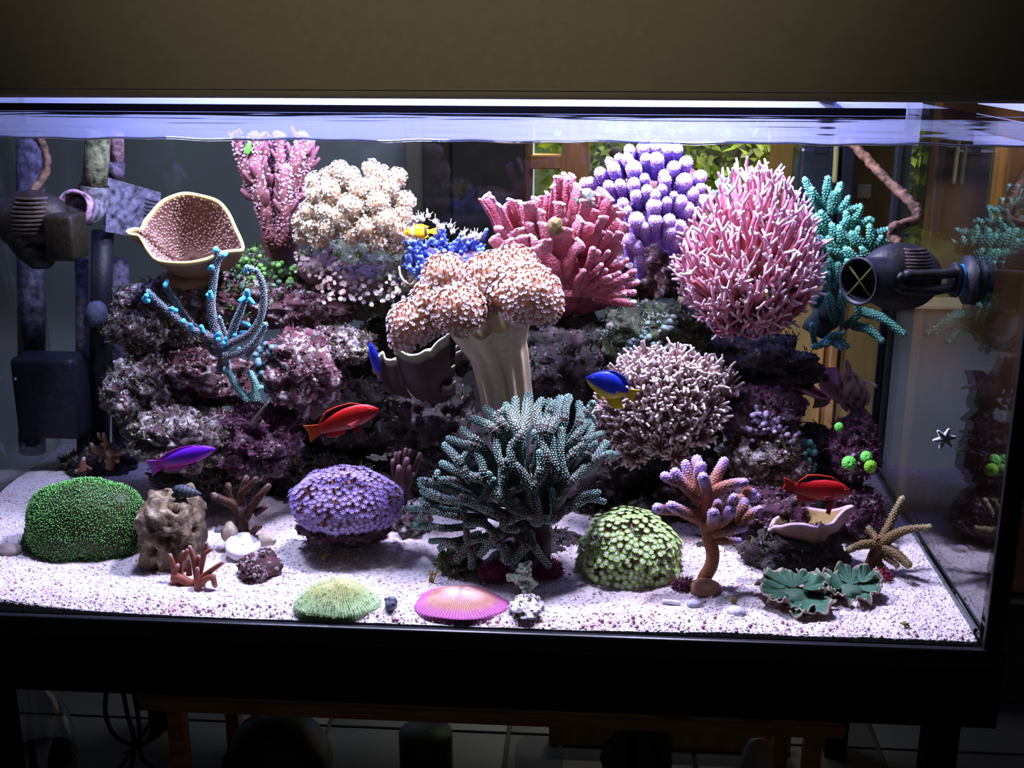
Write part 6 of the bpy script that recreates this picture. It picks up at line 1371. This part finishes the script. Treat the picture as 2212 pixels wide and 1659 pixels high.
fish('purple_fish', 'violet fish with magenta belly and tail swimming over the left rocks', (466, 969), (321, 1010), .18, 46, [(0, .02, -.05), (.05, .3, -.3), (.14, .66, -.55), (.28, .90, -.78), (.45, .92, -.82), (.6, .74, -.70), (.72, .52, -.52), (.80, .42, -.42)], purp,
     [('dorsal_fin', [(.26, .85), (.45, .90), (.62, .70), (.76, .46)], [(.28, .98), (.46, 1.14), (.66, 1.0), (.82, .62)], (.30, .01, .60), (.62, .04, .60)), ('tail_fin', [(.79, -.42), (.78, 0), (.79, .42)], [(1.0, -.95), (.965, 0), (1.0, .8)], (.55, .02, .50), (.38, .10, .75)), ('anal_fin', [(.45, -.78), (.60, -.66), (.72, -.50)], [(.48, -1.05), (.66, -1.08), (.80, -.85)], (.58, .02, .38), (.50, .05, .60)), ('pelvic_fin', [(.30, -.75), (.36, -.78)], [(.36, -1.05), (.43, -1.02)], (.5, .02, .5), (.5, .05, .6), .2)], (.085, .12), .5, .80, (.10, .01, .30))
def by(s, v):
    return np.array([.012, .035, .62]) if v > -.50+.75*max(0, s-.35) else np.array([.78, .50, .01])
fish('blue_yellow_fish', 'bright blue fish with yellow belly and tail beside the anemone-like coral', (1266, 816), (1378, 856), .19, 64, damsel, by,
     [('dorsal_fin', [(.22, .80), (.42, .95), (.60, .72), (.72, .40)], [(.24, .92), (.44, 1.16), (.64, 1.04), (.80, .55)], (.012, .04, .55), (.02, .06, .5)), ('tail_fin', [(.79, -.28), (.78, 0), (.79, .26)], [(1.0, -.60), (.93, 0), (1.0, .50)], (.75, .45, .01), (.85, .58, .03)), ('anal_fin', [(.46, -.90), (.58, -.82), (.70, -.54)], [(.56, -1.30), (.70, -1.45), (.84, -1.15)], (.75, .46, .01), (.85, .58, .03)), ('pelvic_fin', [(.26, -.72), (.34, -.82)], [(.34, -1.25), (.42, -1.18)], (.75, .46, .01), (.85, .6, .04), .2)], (.11, .14), .40, .80, (.01, .03, .35))
def bl_(s, v): return np.array([.02, .05, .75]) if s < .72 else np.array([.05, .06, .30])
fish('blue_fish', 'slim bright blue fish swimming upright left of the mushroom coral', (799, 738), (819, 828), .22, 27, wrasse, bl_,
     [('tail_fin', [(.80, -.25), (.79, 0), (.80, .25)], [(1.0, -.4), (.97, 0), (1.0, .4)], (.35, .18, .05), (.03, .07, .25)), ('anal_fin', [(.62, -.55), (.76, -.36)], [(.66, -.8), (.80, -.6)], (.45, .22, .04), (.5, .3, .06)), ('dorsal_fin', [(.25, .72), (.5, .72), (.74, .4)], [(.28, .85), (.54, 1.0), (.8, .6)], (.02, .05, .7), (.03, .07, .6))], (.10, .2), .55, .80, (.01, .02, .3), bend=.25)
def yl(s, v):
    return np.array([.85, .80, .75]) if .24 < s < .31 else (np.array([.05, .04, .05]) if .62 < s < .70 else np.array([.86, .50, .01]))
fish('yellow_fish', 'small yellow fish with a pale bar resting among the blue knobbly coral', (872, 503), (944, 499), .335, 30, damsel, yl,
     [('dorsal_fin', [(.25, .85), (.5, .9), (.72, .45)], [(.27, 1.0), (.55, 1.2), (.78, .7)], (.8, .45, .01), (.85, .5, .02)), ('tail_fin', [(.79, -.28), (.78, 0), (.79, .28)], [(1.0, -.5), (.98, 0), (1.0, .5)], (.85, .55, .02), (.9, .6, .05)), ('anal_fin', [(.5, -.92), (.7, -.5)], [(.55, -1.15), (.76, -.75)], (.8, .45, .01), (.85, .5, .02))], (.12, .12), .4, .80, (.4, .25, .01))
def ff(s, v):
    p = np.array([[s*9, v*3, 2.2]]); n = float(pn(p, 3)[0]); a = np.array([.34, .22, .20]); b = np.array([.03, .012, .012]); c = np.array([.60, .50, .56]); n = max(-1, min(1, n*2))*.7
    return a*(1-max(0, n)*1.4)+b*max(0, n)*1.4 if n > 0 else a*(1+n)+c*(-n)
fish('filefish', 'mottled brown filefish hanging nose up at the black back corner', (1829, 777), (1858, 908), .36, 62, [(0, .10, -.10), (.06, .16, -.16), (.16, .22, -.28), (.26, .45, -.62), (.38, .82, -.95), (.52, .95, -1.0), (.66, .80, -.82), (.78, .55, -.55), (.82, .50, -.50)], ff,
     [('tail_fin', [(.81, -.50), (.80, 0), (.81, .50)], [(1.0, -.95), (1.02, 0), (1.0, .95)], (.36, .26, .26), (.22, .14, .13)), ('dorsal_spine', [(.34, .62), (.40, .75)], [(.52, 1.75), (.56, 1.60)], (.40, .28, .30), (.58, .46, .52)), ('dorsal_fin', [(.55, .9), (.66, .8), (.78, .55)], [(.58, 1.1), (.70, 1.05), (.80, .75)], (.4, .3, .3), (.5, .4, .42)), ('anal_fin', [(.55, -.95), (.66, -.82), (.78, -.55)], [(.6, -1.15), (.72, -1.1), (.82, -.8)], (.4, .3, .3), (.5, .4, .42))], (.20, .05), .35, .82, (.5, .4, .4))

# ================================================================== SNAILS, STARFISH
M_shell = coral('shell', .45, 380, .45, .5, 500)
def snail(label, px_, py_, c, r, col, az):
    t = thing('snail', label, 'snail', c); n = 64; a = np.linspace(0, 2.6*6.283, n); q = a/a[-1]
    ax = np.array([math.cos(az), math.sin(az), .25]); ax = unit(ax); x_ = unit(np.cross(ax, [0, 0, 1.])); y_ = np.cross(ax, x_)
    rr = r*(.06+.42*q**1.5); Pt = c+[0, 0, r*.62]+np.outer(r*1.25*(q**1.2-.55)*-1, ax)*1.0+(rr*np.cos(a))[:, None]*x_+(rr*np.sin(a))[:, None]*y_
    g = G(); tube(g, Pt, r*(.08+.46*q**1.4), 12, np.outer(.75+.5*np.sin(a*4.), col), False, knob=(500, .15)); part('shell', g, M_shell, t)
    v, T = ico(2); g = G(); g.add(Pt[-1]+v*r*np.array([.5, .5, .34]), None, T, np.array(col)*.35); part('foot', g, M_shell, t)
snail('grey ridged snail on the front sand between the two disc corals', 840, 1302, on_sand(842, 1312), .0125, (.16, .18, .24), 2.6)
tp = P(404, 1062, on_sand(373, 1235)[1]+.035); t = thing('snail', 'dark blue grey speckled snail lying on top of the square tan rock', 'snail', tp-[0, 0, .006])
g = G(); ss = np.linspace(0, 1, 22); rr_ = .0085*np.sin(np.clip(ss*1.02, 0, 1)**.75*math.pi)**.8+.0006+.0006*np.cos(ss*60)
lathe(g, list(zip(rr_, (ss-.5)*.040)), tp, (1, .15, -.22), 18, np.array([.05, .065, .08])*(.6+.9*(np.arange(22) % 3 == 0))[:, None]); part('shell', g, M_shell, t)
v, T = ico(2); g = G(); g.add(tp+np.array([-.012, -.004, -.004])+v*np.array([.009, .006, .004]), None, T, (.03, .03, .03)); part('foot', g, M_shell, t)
g = G(); c = P(2040, 948, .0045); n6 = 6
for k in range(n6):
    a = k/n6*6.283+.2; d = np.array([math.cos(a), 0, math.sin(a)]); tube(g, [c, c+d*.006, c+d*.0115], [.0042, .0034, .0020], 8, (.80, .76, .84), True)
solo('starfish', g, M_brs, 'small white six armed starfish clinging to the glass near the right corner', 'starfish')

# ================================================================== PUMPS, PIPES AND CABLES IN THE TANK
M_pump = coral('pump_plastic', .5, 120, .5, .35, 220, .22)
M_pipe = coral('encrusted_pipe', .75, 90, .95, .7, 200)
def yx(px_, py_, X):                                  # depth at which a pixel meets the plane x = X
    return PX(px_, py_, X)[1]
Yp = .20
xp1 = P(2062, 600, Yp)[0]; pc = P(1943, 598, Yp); s = mpp(Yp)
t = thing('wave_pump', 'black ribbed wave pump held by an arm on the right glass pane', 'pump', pc)
g = G(); v, T = ico(4); r = np.array([88, 62, 74])*s
V = v*r*(1+.02*fbm(v*3, 2, 2))[:, None]; g.add(pc+V, None, T, np.array([.009, .008, .010])*np.ones((len(V), 1))); part('housing', g, M_pump, t)
for k in range(12):                                   # raised ribs across the top of the housing
    zz = (-.10+.085*k); 
    if zz > .93: break
    q = []
    for a in np.linspace(-1.15, 1.0, 16):
        rr_ = math.sqrt(1-zz*zz); q.append(pc+np.array([math.sin(a)*rr_*r[0]*.62+18*s, -math.cos(a)*rr_*r[1]*1.02, zz*r[2]*1.02]))
    g = G(); tube(g, q, .0024, 6, (.060, .045, .042), True, butt=True); part('rib', g, M_pump, t)
nd = unit(np.array([-1., -.55, -.05])); n0 = pc+nd*.045*0+np.array([-30*s, -.012, 0]); ne = P(1853, 608, Yp-.045)
g = G(); ax = unit(ne-n0); Ln = np.linalg.norm(ne-n0); lathe(g, [(.0285, 0), (.0285, Ln*.8), (.0305, Ln), (.0275, Ln), (.0255, Ln*.8), (.0245, .2*Ln), (.001, .2*Ln)], n0, ax, 30, (.013, .014, .024)); part('nozzle', g, M_pump, t)
g = G(); u_ = unit(np.cross(ax, [0, 0, 1.])); w_ = np.cross(u_, ax)
for a in (.7, 2.27): d = u_*math.cos(a)+w_*math.sin(a); tube(g, [ne-ax*.004-d*.027, ne-ax*.004+d*.027], .0016, 6, (.10, .10, .02), True, butt=True)
part('guard', g, M_pump, t, label='thin crossed bars in the nozzle mouth')
g = G(); 
for dz in (20, -18): tube(g, crv([pc+[-8*s, -.040, dz*s*.8], pc+[50*s, -.038, dz*s*.9], P(2060, 606, Yp-.02)+[0, 0, dz*s*.8]], 5), .0065, 8, (.014, .014, .016), True, butt=True)
tube(g, crv([pc+[-8*s, -.040, 16*s], pc+[-26*s, -.041, 0], pc+[-8*s, -.040, -14*s]], 5), .0065, 8, (.014, .014, .016), True, butt=True)
part('bracket_arm', g, M_pump, t)
g = G(); m0 = P(2056, 604, Yp-.005); lathe(g, [(.001, 0), (.022, 0), (.023, .006), (.019, .008), (.019, .014), (.031, .016), (.032, .030), (.026, .034), (.026, max(.036, -m0[0]-.012)), (.033, max(.04, -m0[0]-.004)), (.033, max(.042, -m0[0]-.001))], m0, (1, 0, 0), 28, (.016, .017, .026)); part('mount', g, M_pump, t)
g = G(); lathe(g, [(.0195, 0), (.0202, .001), (.0202, .005), (.0195, .006)], m0+[.0085, 0, 0], (1, 0, 0), 28, (.03, .20, .34)); part('blue_ring', g, M_pump, t, label='blue ring on the mount')
cb = [P(x, y, Y) for x, y, Y in [(1832, 300, .34), (1858, 328, .33), (1885, 356, .32), (1915, 388, .30), (1945, 415, .28), (1968, 438, .26), (1982, 458, .25), (1975, 476, .24), (1950, 484, .23), (1930, 492, .22), (1928, 508, .22), (1940, 526, .21)]]
g = G(); tube(g, crv(cb, 8), .0062, 10, (.13, .065, .035), True, knob=(160, .45)); o = solo('pump_cable', g, M_pipe, 'brown overgrown cable running down to the right wave pump', 'cable')
# left pump
Yl = .36; pc = P(72, 478, Yl); s = mpp(Yl)
t = thing('wave_pump', 'dark overgrown wave pump in the left rear, cut by the picture edge', 'pump', pc)
g = G(); r = np.array([90, 60, 70])*s; V = v*r*(1+.05*fbm(v*3, 3, 5))[:, None]; g.add(pc+V, None, T, (.014, .010, .006)); part('housing', g, M_pump, t)
for k in range(9):
    zz = -.25+.125*k; q = []
    for a in np.linspace(-.9, 1.1, 14):
        rr_ = math.sqrt(1-zz*zz); q.append(pc+np.array([math.sin(a)*rr_*r[0]*.7+8*s, -math.cos(a)*rr_*r[1]*1.03, zz*r[2]*1.03]))
    g = G(); tube(g, q, .0026, 6, (.050, .034, .026), True, butt=True); part('rib', g, M_pump, t)
g = G(); box(g, P(112, 560, Yl-.03)+[0, -.02, 0], P(166, 462, Yl-.03)+[0, .035, 0], (.013, .010, .005), .006); part('nozzle', g, M_pump, t)
g = G(); tube(g, crv([pc+[-20*s, -.01, -20*s], pc+[-10*s, -.02, -60*s], pc+[30*s, -.02, -78*s]], 5), [.022]*5+[.016]*6, 10, (.010, .008, .005), True, knob=(60, .4)); part('arm', g, M_pump, t)
g = G(); lathe(g, [(.001, -.0), (.03, 0), (.032, .012), (.022, .016), (.02, .03)], (-W+.001, Yl, pc[2]), (1, 0, 0), 24, (.02, .02, .02)); part('mount', g, M_pump, t)
g = G(); tube(g, crv([P(x, y, Y) for x, y, Y in [(80, 290, .42), (98, 330, .41), (101, 362, .40), (88, 390, .39), (70, 412, .37)]], 8), .0062, 9, (.10, .052, .03), True, knob=(150, .4)); solo('pump_cable', g, M_pipe, 'brown overgrown cable rising from the left wave pump', 'cable')
# return pipe with elbow, second pipe, louvred box
Yr = .44; s = mpp(Yr)
t = thing('return_pipe', 'grey green plastic return pipe with open elbow at upper left', 'pipe', P(205, 480, Yr))
g = G(); tube(g, [P(212, 285, Yr), P(209, 340, Yr), P(203, 410, Yr)], 27*s, 24, (.15, .16, .09), False); part('pipe', g, M_pipe, t)
g = G(); tube(g, crv([P(203, 400, Yr), P(200, 440, Yr-.002), P(185, 455, Yr-.025), P(168, 450, Yr-.05)], 6), 33*s, 24, (.17, .16, .19), False); part('elbow', g, M_pipe, t)
g = G(); e = P(162, 448, Yr-.06); ax = unit(P(168, 450, Yr-.05)-P(185, 455, Yr-.025)); lathe(g, [(30*s, -.012), (37*s, -.010), (38*s, .006), (32*s, .008), (29*s, .004), (28*s, -.03), (.001, -.03)], e, ax, 28, np.array([[.36, .22, .32]]*5+[[.03, .02, .02]]*2)); part('mouth', g, M_pipe, t, label='purple crusted open pipe mouth')
t = thing('grey_pipe', 'short pink grey pipe stub beside the return pipe at upper left', 'pipe', P(252, 380, .50))
g = G(); tube(g, [P(253, 285, .50), P(253, 352, .50)], 15*mpp(.5), 18, (.30, .18, .22), False); part('pipe', g, M_pipe, t)
g = G(); tube(g, [P(252, 350, .50), P(251, 384, .50)], 18*mpp(.5), 18, (.10, .08, .12), False, butt=True); part('coupling', g, M_pipe, t)
t = thing('overflow_box', 'grey crusted overflow box with slots in the back left corner', 'overflow', P(290, 520, .52))
a, b, c_, d_ = P(228, 382, .47), P(345, 415, .56), P(340, 520, .56), P(226, 500, .47)
Pt = np.array([[a*(1-u)*(1-w)+b*u*(1-w)+c_*u*w+d_*(1-u)*w for w in np.linspace(0, 1, 5)] for u in np.linspace(0, 1, 6)]); g = G(); surf(g, Pt, .006, (.14, .135, .19)); part('panel', g, M_pipe, t, smooth=False)
for k in range(6):
    u = .74; p0 = a*(1-u)+b*u; p1 = b; dn = (d_-a)*(.18+.075*k); g = G(); tube(g, [p0+dn+[.0, -.005, 0], p1+dn+[0, -.005, 0]], .0022, 6, (.05, .05, .07), True, butt=True); part('slot_bar', g, M_pump, t)
t = thing('black_standpipe', 'black standpipe behind the left rocks', 'pipe', P(215, 960, .50))
g = G(); tube(g, [P(222, 500, .50), P(217, 700, .50), P(214, 965, .50)], 24*mpp(.5), 20, (.012, .012, .016), False, butt=True); part('pipe', g, M_pump, t)
g = G(); tube(g, [P(209, 700, .47)+[0, 0, -.0], P(209, 672, .47)], [30*mpp(.47), 24*mpp(.47)], 20, (.08, .09, .13), True, butt=True); part('cap', g, M_pump, t)
for px_, Y, col, lab, w_ in ((180, .53, (.06, .05, .06), 'grey brown crusted pipe left of the black standpipe', 15), (262, .55, (.065, .055, .09), 'lilac grey crusted pipe right of the black standpipe', 20), (70, .53, (.05, .048, .075), 'dim grey crusted pipe behind the left wave pump', 30)):
    g = G(); tube(g, [P(px_-4, 560 if px_ > 100 else 290, Y), P(px_, 975, Y)], w_*mpp(Y), 18, col, False, butt=True, knob=(60, .08)); solo('crusted_pipe', g, M_pipe, lab, 'pipe')
# black magnet holder on the left pane
Ym = .46; t = thing('magnet_holder', 'black magnet cleaner block on the left glass pane', 'magnet', (-W+.02, Ym, P(120, 960, Ym)[2]))
z1_, z0_ = P(130, 766, Ym)[2], P(130, 938, Ym)[2]
g = G(); box(g, (-W+.002, Ym-.03, z0_), (P(164, 850, Ym-.03)[0], Ym+.03, z1_), (.014, .015, .024), .008); part('block', g, M_pump, t)
g = G(); box(g, (-W+.003, Ym-.012, z0_-.02), (-W+.022, Ym+.012, z0_+.004), (.012, .012, .016), .003); part('foot', g, M_pump, t)
v2, T2 = ico(2); g = G(); g.add(np.array([-W+.012, Ym-.033, (z0_+z1_)/2+.035])+v2*.0025, None, T2, (.7, .7, .72)); part('stud', g, M_pump, t, label='pale stud')
